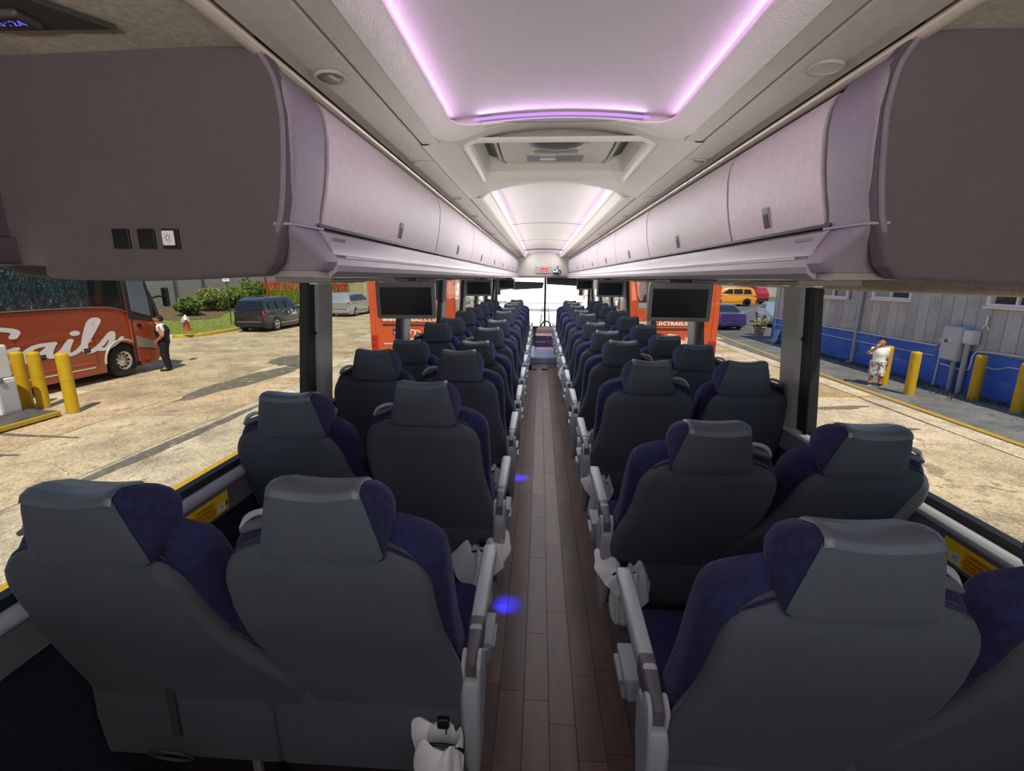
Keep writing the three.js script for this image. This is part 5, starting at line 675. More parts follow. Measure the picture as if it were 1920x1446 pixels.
// ------------------------------------------------------------------ neighbouring coaches (rear plane at z = 0, nose toward -z)
const wetTex = (() => { const a = vnoise(5, 64), b = vnoise(8, 16), d = vnoise(17, 128); const t = tex(256, (x, y) => { const s = sstep(0.74, 0.95, a(x, y * 0.4)) * 0.35 + sstep(0.8, 0.95, d(x, y)) * 0.5, g = b(x * 0.6, y * 0.5); return [0.11 + 0.08 * g + s, 0.15 + 0.12 * g + s, 0.16 + 0.1 * g + s]; }); return rep(t, 0.8); })();
function makeCoach(name, label, p, ry, o = {}) {
  const c = thing(name, label, 'coach', p, ry), W = 1.3, LEN = 13.7, col = o.color ?? 0xc9511c;
  const paint = std(col, 0.28, { clearcoat: 0.6, clearcoatRoughness: 0.1 }), trim = std(0x2a2c2e, 0.35), glassM = std(0x1b2326, 0.06, { specularIntensity: 1 }), wetM = std(0xffffff, 0.1, { map: wetTex, specularIntensity: 1 });
  const ax = [-3.1, -4.35, -12.2], R = 0.5, arch = (z) => { const a = []; for (let i = 0; i <= 12; i++) { const t = Math.PI * (1 - i / 12); a.push([z + 0.72 * Math.cos(t) * -1, 0.5 + 0.66 * Math.sin(t)]); } return a; };
  // side outline drawn in (length from the rear, height)
  const l = (z) => -z; const out = [[0.02, 0.42]]; const archL = (z) => { out.push([l(z) - 0.64, 0.3]); for (let i = 0; i <= 12; i++) { const t = Math.PI * (1 - i / 12); out.push([l(z) + 0.62 * Math.cos(t), 0.5 + 0.6 * Math.sin(t)]); } out.push([l(z) + 0.64, 0.3]); };
  out.push([0.4, 0.3]); archL(ax[0]); out.push([3.9 - 0.02, 0.3]); if (0) archL(ax[1]); archL(ax[2]); out.push([13.3, 0.3], [13.62, 0.55], [13.68, 1.3], [13.55, 2.2], [13.1, 3.25], [12.7, 3.5], [0.5, 3.52], [0.12, 3.38], [0.0, 3.0]);
  const body = extr(out, 2 * W - 0.12, 0.06, 4).rotateY(Math.PI / 2).translate(-W + 0.06, 0, 0);
  mesh('body', boxUV(body), paint, c);
  const glassBand = [[0.95, 2.12], [0.95, 3.22], [12.9, 3.22], [13.25, 2.5], [13.3, 1.95], [12.6, 1.9], [12.05, 2.1]];
  for (const s of [-1, 1]) {
    mesh('window_band', boxUV(extr(glassBand, 0.012, 0.003, 1).rotateY(Math.PI / 2).translate(s * (W + 0.004) - 0.006, 0, 0)), trim, c);
    const zs = [1.05, 2.55, 4.05, 5.55, 7.05, 8.55, 10.05, 11.4]; for (let i = 0; i + 1 < zs.length; i++) mesh('side_window', boxUV(rb(0.016, 1.02, zs[i + 1] - zs[i] - 0.06, s * (W + 0.009), 2.68, -(zs[i] + zs[i + 1]) / 2, 0.006)), o.front ? wetM : glassM, c);
    mesh('front_side_window', boxUV(extr([[11.44, 2.17], [11.44, 3.18], [12.35, 3.18], [12.35, 2.0], [12.0, 2.14]], 0.012, 0.003, 1).rotateY(Math.PI / 2).translate(s * (W + 0.009) - 0.006, 0, 0)), glassM, c);
    mesh('waist_trim', tube([[s * (W + 0.01), 2.1, -0.9], [s * (W + 0.01), 2.1, -11.9], [s * (W + 0.01), 2.04, -12.2], [s * (W + 0.01), 1.88, -12.65]], 0.018, 60, 6), std(0x8d6a58, 0.35), c);
    mesh('red_stripe', bx(0.008, 0.03, 6.9, s * (W + 0.004), 0.6, -7.8), std(0xe0582c, 0.4), c); mesh('white_stripe', bx(0.008, 0.03, 6.9, s * (W + 0.004), 0.46, -7.8), std(0xe6ded4, 0.4), c);
    for (const z of ax) mesh('arch_trim', new THREE.TorusGeometry(0.62, 0.035, 8, 32, Math.PI).rotateY(Math.PI / 2).translate(s * (W + 0.002), 0.5, z), std(0xb9b2aa, 0.35), c);
    for (const z of ax) wheel(c, R, 0.3, [s * (W - 0.17), R, z], s, true);
    for (const z of [-11.1, -9.9, -8.1]) { const v = mesh('baggage_latch', rb(0.012, 0.14, 0.2, s * (W + 0.004), 0.96, z, 0.006), M.black, c); mesh('latch_grip', rb(0.014, 0.04, 0.16, s * (W + 0.008), 0.97, z, 0.005), std(0x55504c, 0.4), v); }
    for (const z of [-5.4, -7.4, -9.4, -11.35]) mesh('panel_gap', bx(0.006, 1.05, 0.012, s * (W + 0.002), 1.0, z), std(0x5a2412, 0.6), c);
    mesh('panel_gap', bx(0.006, 0.012, 10.5, s * (W + 0.002), 1.28, -6.8), std(0x5a2412, 0.6), c);
    mesh('marker_lamp', rb(0.02, 0.05, 0.1, s * (W + 0.008), 1.2, -11.25, 0.008), std(0xf08a24, 0.3), c);
    // mirror reaching forward
    mesh('mirror_arm', tube([[s * 1.2, 2.25, -13.4], [s * 1.33, 2.35, -13.8], [s * 1.36, 2.3, -13.98]], 0.03, 12, 6), M.black, c); mesh('mirror_head', rb(0.22, 0.62, 0.12, s * 1.37, 2.32, -14.0, 0.05), M.black, c);
  }
  mesh('windscreen', boxUV(sheet((u, v) => { const y = lerp(1.5, 3.2, v), z = -(look([[1.3, 13.76], [2.2, 13.63], [3.25, 13.18]], y)[0] + 0.01); return [lerp(-1.18, 1.18, u), y, z]; }, 8, 10)), glassM, c);
  // lettering along both sides
  const side = decal(2048, 1024, (x, w, h) => { drawScript(x, 20, 40, 2.12, 76, '#e9e6e6'); });
  for (const s of [-1, 1]) mesh('side_lettering', new THREE.PlaneGeometry(5.7, 1.353).rotateY(s * Math.PI / 2).translate(s * (W + 0.0095), 1.371, s > 0 ? -9.82 : -6), side, c);
  // rear face
  const zr = 0.062, rearGlass = mesh('rear_window', rb(1.9, 0.72, 0.02, 0, 2.72, zr, 0.05), glassM, c); mesh('window_sill_band', rb(1.9, 0.14, 0.02, 0, 2.25, zr, 0.02), std(0x9a9a96, 0.35), rearGlass);
  for (const s of [-1, 1]) mesh('corner_panel', rb(0.16, 2.9, 0.03, s * 1.2, 1.95, zr - 0.008, 0.02), paint, c);
  mesh('engine_door', rb(1.98, 1.02, 0.02, 0, 1.16, zr - 0.004, 0.02), paint, c); mesh('upper_panel', rb(1.98, 0.46, 0.02, 0, 1.93, zr - 0.004, 0.02), paint, c);
  const vent = mesh('vent_slot', rb(1.8, 0.075, 0.02, 0, 1.61, zr + 0.006, 0.02), std(0x6a3a2a, 0.6), c); for (let i = 0; i < 3; i++) mesh('vent_bar', rb(1.76, 0.008, 0.02, 0, 1.59 + i * 0.02, zr + 0.01, 0.003), std(0x3a2018, 0.6), vent);
  for (const s of [-1, 1]) { const tl = mesh('tail_lamp', rb(0.2, 0.58, 0.03, s * 1.17, 1.01, zr + 0.012, 0.03), std(0xb5241c, 0.25), c); for (let k = 0; k < 3; k++) mesh('lamp_lens', new THREE.SphereGeometry(0.07, 18, 10).scale(1, 1, 0.3).translate(s * 1.17, 0.83 + k * 0.18, zr + 0.028), std(k === 1 && s > 0 ? 0xe0862c : 0xa01812, 0.15), tl); }
  mesh('chrome_bar', rb(0.95, 0.05, 0.03, -0.42, 1.04, zr + 0.01, 0.012), std(0xd8d4c8, 0.3, { metalness: 0.5 }), c); mesh('rear_bumper', rb(2.5, 0.3, 0.1, 0, 0.55, zr, 0.05), paint, c); mesh('licence_plate', rb(0.3, 0.15, 0.01, 0, 0.9, zr + 0.012, 0.005), M.white, c);
  mesh('roof_cap', rb(2.2, 0.3, 0.05, 0, 3.28, zr - 0.02, 0.02), std(0xf0ece6, 0.15, { clearcoat: 1 }), c);
  const web = decal(1024, 96, (x, w, h) => { x.fillStyle = '#f6ead8'; x.font = 'bold 86px sans-serif'; x.textBaseline = 'middle'; const t = 'WWW.DCTRAILS.COM', m = x.measureText(t).width; x.save(); x.scale((w - 16) / m, 1); x.lineWidth = 4; x.strokeStyle = '#f6ead8'; x.fillText(t, 8 * m / w, 50); x.strokeText(t, 8 * m / w, 50); x.restore(); });
  mesh('web_address', new THREE.PlaneGeometry(1.82, 0.15).translate(0.0, 1.77, zr + 0.014), web, c);
  const one = decal(64, 96, (x) => { x.fillStyle = '#f6ead8'; x.font = 'bold 84px sans-serif'; x.fillText('O', 2, 78); }); mesh('letter', new THREE.PlaneGeometry(0.11, 0.16).translate(0.74, 1.98, zr + 0.014), one, c);
  const logo = decal(1024, 320, (x) => { x.fillStyle = '#3d3f88'; x.beginPath(); x.moveTo(20, 40); x.lineTo(190, 40); x.lineTo(180, 200); x.lineTo(100, 260); x.lineTo(30, 200); x.fill(); x.fillStyle = '#f2ecea'; x.beginPath(); for (let i = 0; i < 10; i++) { const t = -Math.PI / 2 + i * Math.PI / 5, r = i % 2 ? 28 : 66; x.lineTo(104 + r * Math.cos(t), 130 + r * Math.sin(t)); } x.fill(); x.fillRect(50, 205, 110, 14); drawScript(x, 400, 30, 0.6, 24, '#f6ead8'); });
  mesh('rear_logo', new THREE.PlaneGeometry(1.36, 0.425).translate(0.05, 1.33, zr + 0.014), logo, c);
  if (o.front) { // open entrance door and fleet number
    const d = mesh('entrance_door', boxUV(extr([[12.55, 0.42], [12.5, 3.2], [13.2, 3.2], [13.35, 2.3], [13.45, 1.3], [13.4, 0.42]], 0.05, 0.01, 2, []).rotateY(Math.PI / 2).translate(W + 0.02, 0, 0)), paint, c); mesh('door_upper', boxUV(extr([[12.5, 1.72], [12.46, 3.24], [13.2, 3.24], [13.38, 2.3], [13.42, 1.55]], 0.02, 0.004, 1).rotateY(Math.PI / 2).translate(W + 0.058, 0, 0)), trim, d); mesh('door_window', boxUV(extr([[12.62, 1.95], [12.6, 3.05], [13.12, 3.05], [13.22, 2.35], [13.26, 1.75]], 0.02, 0.003, 1).rotateY(Math.PI / 2).translate(W + 0.082, 0, 0)), std(0x67737a, 0.05), d); mesh('door_lower_glass', boxUV(extr([[12.65, 0.85], [12.65, 1.2], [13.3, 0.95], [13.3, 0.72]], 0.02, 0.003, 1).rotateY(Math.PI / 2).translate(W + 0.07, 0, 0)), std(0x8d8a80, 0.08), d); mesh('door_frame_bar', rb(0.05, 2.8, 0.06, W + 0.06, 1.8, -12.56, 0.015), trim, d); mesh('door_handle', rb(0.03, 0.1, 0.14, W + 0.09, 1.5, -12.8, 0.01), M.black, d);
    mesh('front_corner', tube([[W + 0.03, 0.45, -13.5], [W + 0.04, 1.6, -13.58], [W, 2.4, -13.4], [W - 0.05, 3.3, -13.0]], 0.07, 30, 8), trim, c);
    mesh('fleet_number', new THREE.PlaneGeometry(0.36, 0.14).rotateY(Math.PI / 2).translate(W + 0.03, 2.72 + 0.41, -13.0), decal(160, 64, (x) => { x.fillStyle = '#e8e8ee'; x.font = 'bold 58px sans-serif'; x.fillText('2401', 10, 54); }), c);
  }
  return c;
}
makeCoach('coach', 'orange coach seen from behind through the left windows, web address across its tail', [-3.84, GY, -13.9], 0);
makeCoach('coach', 'orange coach seen from behind through the right windows, web address across its tail', [3.63, GY, -13.5], 0);
makeCoach('coach', 'rust-coloured coach seen side-on at the far left, white script lettering, door open', [-14.22, GY, -1.15], -0.03, { color: 0xa0482a, front: true });
// ------------------------------------------------------------------ cars (rear bumper at z = 0, nose toward -z)
function makeCar(label, p, ry, o) {
  const c = thing(o.name ?? 'car', label, 'car', p, ry), { L, H, W, belt, cabin, wh = 0.34, axles = [0.95, L - 0.95], hood } = o, hw = W / 2;
  const paint = std(o.color, 0.3, { metalness: o.metal ?? 0.2, clearcoat: 0.8, clearcoatRoughness: 0.08 }), gl = std(0x1a2125, 0.05), dark = std(0x1c1c1e, 0.6);
  const pts = [[0.06, 0.36], [0.25, 0.26]]; for (const a of axles) { pts.push([a - wh * 1.22, 0.26]); for (let i = 0; i <= 10; i++) { const t = Math.PI * (1 - i / 10); pts.push([a + wh * 1.2 * Math.cos(t), wh + wh * 1.16 * Math.sin(t)]); } pts.push([a + wh * 1.22, 0.26]); }
  pts.push([L - 0.2, 0.28], [L - 0.02, 0.45], [L, 0.7], ...hood.map((q) => q).reverse(), [cabin[0][0], belt], [0.0, belt - 0.06], [0.02, 0.7]);
  const round = (g) => { const q = g.attributes.position; for (let i = 0; i < q.count; i++) { const z = -q.getZ(i), y = q.getY(i); const e = Math.min(z, L - z); const k = 1 - 0.16 * (1 - sstep(0, 0.7, e)) - 0.07 * sstep(0.6, belt, y); q.setX(i, q.getX(i) * k); } g.computeVertexNormals(); return g; };
  mesh('body', boxUV(toCreasedNormals(round(extr(pts, W - 0.16, 0.08, 4).rotateY(Math.PI / 2).translate(-hw + 0.08, 0, 0)), 0.7)), paint, c);
  const top = Math.max(...cabin.map((q) => q[1])), half = (y) => (hw - 0.1) * (1 - 0.24 * clamp((y - belt) / (top - belt)));
  const cab = extr([...cabin, [cabin[0][0] + 0.1, belt - 0.1]], 2 * (hw - 0.12), 0.03, 3).rotateY(Math.PI / 2).translate(-(hw - 0.12), 0, 0); { const q = cab.attributes.position; for (let i = 0; i < q.count; i++) q.setX(i, q.getX(i) / (hw - 0.09) * half(q.getY(i))); cab.computeVertexNormals(); }
  mesh('cabin', boxUV(toCreasedNormals(cab, 0.6)), paint, c);
  const pane = (name, poly, s) => { const g = extr(poly, 0.012, 0.004, 1).rotateY(Math.PI / 2), q = g.attributes.position; for (let i = 0; i < q.count; i++) q.setX(i, s * (half(q.getY(i)) + 0.004 + q.getX(i))); const n = s < 0 ? flipWinding(g) : g; n.computeVertexNormals(); mesh(name, boxUV(n), gl, c); };
  for (const s of [-1, 1]) { for (const poly of o.panes) pane('side_window', poly, s); for (const a of axles) wheel(c, wh, 0.22, [s * (hw - 0.1), wh, -a], s);
    mesh('door_handle', rb(0.02, 0.03, 0.16, s * hw * 0.945, belt - 0.12, -(L * 0.36), 0.008), o.chrome ? std(0xcccccc, 0.2, { metalness: 0.8 }) : paint, c); mesh('side_trim', rb(0.02, 0.05, L * 0.4, s * hw * 0.995, 0.42, -L * 0.48, 0.01), o.chrome ? std(0xc4c4c4, 0.25, { metalness: 0.8 }) : dark, c);
    mesh('tail_lamp', rb(0.2, o.lampH ?? 0.26, 0.24, s * (hw * 0.84 - 0.1), belt - (o.lampDrop ?? 0.12), -0.1, 0.03), std(0xc0251f, 0.2), c); mesh('door_mirror', rb(0.14, 0.12, 0.08, s * (hw + 0.04), belt + 0.05, -(L * 0.68), 0.03), paint, c);
    mesh('headlamp', rb(0.3, 0.14, 0.2, s * (hw * 0.84 - 0.18), 0.72, -(L - 0.1), 0.04), std(0xd5dade, 0.1), c); }
  const slope = (name, a, b, grow) => { const n = Math.hypot(b[0] - a[0], b[1] - a[1]), nx = -(b[1] - a[1]) / n * grow, ny = (b[0] - a[0]) / n * grow; mesh(name, sheet((u, v) => { const l = lerp(a[0], b[0], v) + nx * 0.035, y = lerp(a[1], b[1], v) + ny * 0.035; return [(half(y) - 0.1) * lerp(-1, 1, u), y, -l]; }, 4, 4), std(0x1a2125, 0.05, { side: THREE.DoubleSide }), c); };
  slope('rear_window', o.rear[0], o.rear[1], 1); slope('windscreen', o.front[0], o.front[1], 1);
  mesh('rear_bumper', rb(W * 0.86, 0.24, 0.14, 0, 0.5, -0.02, 0.05), o.bumper ?? dark, c); mesh('bumper_strip', rb(W * 0.7, 0.03, 0.02, 0, 0.58, 0.06, 0.008), o.chrome ? std(0xc4c4c4, 0.25, { metalness: 0.8 }) : dark, c); mesh('licence_plate', rb(0.3, 0.15, 0.02, 0, belt - 0.22, 0.0, 0.006), M.white, c); mesh('grille', rb(W * 0.5, 0.16, 0.05, 0, 0.55, -L, 0.02), dark, c);
  for (const s of [-1, 1]) if (o.rails) mesh('roof_rail', tube([[s * half(top) * 0.86, top + 0.03, -0.7], [s * half(top) * 0.86, top + 0.07, -1.0], [s * half(top) * 0.86, top + 0.07, -2.6], [s * half(top) * 0.86, top + 0.03, -2.9]], 0.018, 16, 6), std(0x9a9c9e, 0.3, { metalness: 0.6 }), c);
  return c;
}
function flipWinding(g) { const q = g.attributes.position, uv = g.attributes.uv; for (let i = 0; i < q.count; i += 3) for (const [a, k] of [[q, 3], [uv, 2]]) for (let j = 0; j < k; j++) { const t = a.array[(i + 1) * k + j]; a.array[(i + 1) * k + j] = a.array[(i + 2) * k + j]; a.array[(i + 2) * k + j] = t; } return g; }
const SUV = { L: 5.0, H: 1.8, W: 2.0, belt: 1.14, wh: 0.39, axles: [0.95, 3.82], cabin: [[0.12, 1.14], [0.3, 1.66], [0.62, 1.8], [2.7, 1.79], [3.1, 1.68], [3.85, 1.14]], hood: [[3.85, 1.14], [4.75, 1.03]], panes: [[[0.5, 1.22], [0.62, 1.64], [1.2, 1.68], [1.3, 1.22]], [[1.4, 1.22], [1.36, 1.68], [2.22, 1.68], [2.24, 1.22]], [[2.34, 1.22], [2.32, 1.68], [2.75, 1.66], [3.35, 1.24]]], rear: [[0.16, 1.2], [0.33, 1.68]], front: [[3.7, 1.22], [3.02, 1.68]], rails: true };
const suv = makeCar('black estate car with white script on its door, parked by the yellow kerb', [-15.85, GY, -24.85], 0, { ...SUV, color: 0x0b0e13, chrome: true });
mesh('door_lettering', new THREE.PlaneGeometry(1.25, 0.5).rotateY(Math.PI / 2).translate(1.004, 0.9, -2.75), decal(512, 205, (x) => { x.fillStyle = '#6a55b0'; x.fillRect(20, 40, 60, 74); x.fillStyle = '#eef'; x.font = 'bold 62px sans-serif'; x.fillText('DC', 40, 100); drawScript(x, 160, 16, 0.32, 15, '#f0f0f4'); x.strokeStyle = '#d8d8e0'; x.lineWidth = 7; x.beginPath(); x.moveTo(50, 165); x.quadraticCurveTo(250, 120, 470, 150); x.stroke(); }), suv);
makeCar('silver minivan with red tail lamps parked beyond the left window pillar', [-15.35, GY, -35.25], 0, { L: 5.1, W: 1.98, belt: 1.1, wh: 0.35, axles: [1.0, 4.05], cabin: [[0.06, 1.1], [0.22, 1.6], [0.55, 1.76], [2.9, 1.75], [3.4, 1.62], [4.4, 1.08]], hood: [[4.4, 1.06], [4.9, 0.9]], panes: [[[0.5, 1.18], [0.6, 1.6], [1.55, 1.64], [1.6, 1.18]], [[1.68, 1.18], [1.64, 1.64], [2.5, 1.64], [2.55, 1.18]], [[2.64, 1.18], [2.6, 1.64], [3.1, 1.6], [3.85, 1.18]]], rear: [[0.1, 1.16], [0.24, 1.6]], front: [[4.3, 1.14], [3.35, 1.62]], color: 0xa9aeae, metal: 0.5, lampH: 0.18, lampDrop: 0.06 , bumper: std(0xa2a6a4, 0.4) });
const SED = { L: 5.0, W: 1.9, belt: 0.98, wh: 0.36, axles: [1.0, 4.05], cabin: [[0.55, 0.98], [1.35, 1.38], [1.9, 1.46], [2.6, 1.44], [3.6, 0.98]], hood: [[3.6, 0.98], [4.7, 0.82]], panes: [[[1.0, 1.03], [1.5, 1.36], [2.05, 1.38], [2.1, 1.03]], [[2.18, 1.03], [2.14, 1.38], [2.5, 1.37], [3.2, 1.03]]], rear: [[0.68, 1.04], [1.36, 1.38]], front: [[3.45, 1.04], [2.66, 1.42]] };
makeCar('dark purple saloon car seen from behind beside the orange coach on the right', [11.35, GY, -28.6], 0.06, { ...SED, color: 0x4a3d80, lampH: 0.14, bumper: std(0x413672, 0.4) });
makeCar('silver-blue sports car with a black wheel parked next to the purple saloon', [16.4, GY, -35.2], Math.PI - 0.25, { ...SED, color: 0xa8b4be, metal: 0.5 });
makeCar('yellow-orange utility car in the lot behind the purple saloon', [24.0, GY, -55.5], Math.PI / 2 , { ...SUV, color: 0xf0a018 }).scale.setScalar(1.12);
makeCar('red estate car in the back row of the lot, right of the yellow one', [27.2, GY, -60], 0.5, { ...SUV, color: 0xb02030 }).scale.setScalar(1.15);
makeCar('pale blue car in front of the red estate in the back row', [28.6, GY, -52], 2.4, { ...SED, color: 0x9fb2c4 });
// white box lorry across the road ahead, beyond the windscreen
{
  const t = thing('white_lorry', 'white lorry side-on in blinding sun beyond the windscreen', 'lorry', [1.2, GY, -44]);
  mesh('box_body', boxUV(rb(10.5, 2.9, 2.5, -1.5, 2.35, 0, 0.05)), std(0xf1f1ee, 0.4), t); mesh('cab', rb(2.3, 2.5, 2.4, 5.1, 1.75, 0, 0.25, 4), std(0xe8e8e8, 0.35), t); mesh('cab_window', rb(1.0, 0.8, 0.04, 5.3, 2.4, 1.2, 0.05), std(0x30363a, 0.08), t); mesh('side_rail', rb(9.5, 0.08, 0.08, -1.5, 0.8, 1.26, 0.02), std(0x777777, 0.5), t);
  for (const x of [-4.6, 2.45, 5.0]) { const w = mesh('wheel', new THREE.TorusGeometry(0.42, 0.13, 12, 32).translate(x, 0.55, 1.1), M.rubber, t); mesh('rim', new THREE.CylinderGeometry(0.32, 0.32, 0.1, 24).rotateX(Math.PI / 2).translate(x, 0.55, 1.16), std(0xb8b8b8, 0.3, { metalness: 0.6 }), w); }
}
// far backdrop: low buildings and a dry hedge beyond the yard
{
  const shed = (p, w, h, d, col, label, roof) => { const b = thing('far_building', label, 'building', p); mesh('wall', boxUV(bx(w, h, d, 0, h / 2, 0)), std(col, 0.9, { map: rep(T.mottle, 0.3) }), b); mesh('roof', boxUV(bx(w + 0.6, 0.3, d + 0.6, 0, h + 0.15, 0)), std(roof, 0.8), b); for (let i = 0; i < 4; i++) { const f = mesh('window', rb(1.2, 1.2, 0.08, -w / 2 + (i + 0.7) * w / 4.4, h * 0.62, d / 2 + 0.02, 0.02), M.white, b); mesh('pane', rb(1.0, 1.0, 0.04, -w / 2 + (i + 0.7) * w / 4.4, h * 0.62, d / 2 + 0.06, 0.02), std(0x6d7f90, 0.1), f); } };
  shed([34, GY, -86], 26, 6, 6, 0xc9c4b8, 'pale low building far behind the parked cars on the right', 0x7b7f84); shed([0, GY, -70], 30, 5, 6, 0xdedbd4, 'white building far ahead beyond the windscreen', 0x9a9a98); shed([-24, GY, -92], 26, 6, 6, 0xbdb3a0, 'tan building at the far left end of the yard', 0x8a8378);
}
// ------------------------------------------------------------------ people: joints joined by tapered limbs into one smooth skin
function surfaceNet(f, lo, hi, h) {
  const n = [0, 1, 2].map((k) => Math.ceil((hi[k] - lo[k]) / h) + 1), at = (i, j, k) => (k * n[1] + j) * n[0] + i, val = new Float32Array(n[0] * n[1] * n[2]), idx = new Int32Array(val.length).fill(-1), pos = [], tri = [];
  for (let k = 0; k < n[2]; k++) for (let j = 0; j < n[1]; j++) for (let i = 0; i < n[0]; i++) val[at(i, j, k)] = f(lo[0] + i * h, lo[1] + j * h, lo[2] + k * h);
  for (let k = 0; k + 1 < n[2]; k++) for (let j = 0; j + 1 < n[1]; j++) for (let i = 0; i + 1 < n[0]; i++) {
    let c = 0, s = [0, 0, 0]; for (let e = 0; e < 12; e++) { const ax = e >> 2, b = e & 3, a0 = [0, 0, 0]; a0[(ax + 1) % 3] = b & 1; a0[(ax + 2) % 3] = b >> 1; const a1 = [...a0]; a1[ax] = 1; const u = val[at(i + a0[0], j + a0[1], k + a0[2])], v = val[at(i + a1[0], j + a1[1], k + a1[2])]; if ((u < 0) !== (v < 0)) { const t = u / (u - v); c++; for (let m = 0; m < 3; m++) s[m] += lerp(a0[m], a1[m], t); } }
    if (c) { idx[at(i, j, k)] = pos.length / 3; pos.push(lo[0] + (i + s[0] / c) * h, lo[1] + (j + s[1] / c) * h, lo[2] + (k + s[2] / c) * h); }
  }
  for (let k = 1; k + 1 < n[2]; k++) for (let j = 1; j + 1 < n[1]; j++) for (let i = 1; i + 1 < n[0]; i++) for (let ax = 0; ax < 3; ax++) {
    const d = [0, 0, 0]; d[ax] = 1; const u = val[at(i, j, k)], v = val[at(i + d[0], j + d[1], k + d[2])]; if ((u < 0) === (v < 0)) continue;
    const p = (ax + 1) % 3, q = (ax + 2) % 3, o = (a, b) => { const c = [i, j, k]; c[p] -= a; c[q] -= b; return idx[at(...c)]; }, A = o(1, 1), B = o(0, 1), C = o(0, 0), D = o(1, 0); if (A < 0 || B < 0 || C < 0 || D < 0) continue;
    u < 0 ? tri.push(A, B, C, A, C, D) : tri.push(A, C, B, A, D, C);
  }
  const g = new THREE.BufferGeometry(); g.setAttribute('position', new THREE.Float32BufferAttribute(pos, 3)); g.setIndex(tri); g.computeVertexNormals(); return g;
}
const capsule = (x, y, z, a, b) => { const bx = b[0] - a[0], by = b[1] - a[1], bz = b[2] - a[2], px = x - a[0], py = y - a[1], pz = z - a[2], t = clamp((px * bx + py * by + pz * bz) / (bx * bx + by * by + bz * bz + 1e-9)); return Math.hypot(px - bx * t, py - by * t, pz - bz * t) - lerp(a[3], b[3], t); };
const smin = (a, b, k) => { const h = Math.max(k - Math.abs(a - b), 0) / k; return Math.min(a, b) - h * h * k * 0.25; };
const ell = (x, y, z, c, r) => { const q = Math.hypot((x - c[0]) / r[0], (y - c[1]) / r[1], (z - c[2]) / r[2]); return (q - 1) * Math.min(...r); };
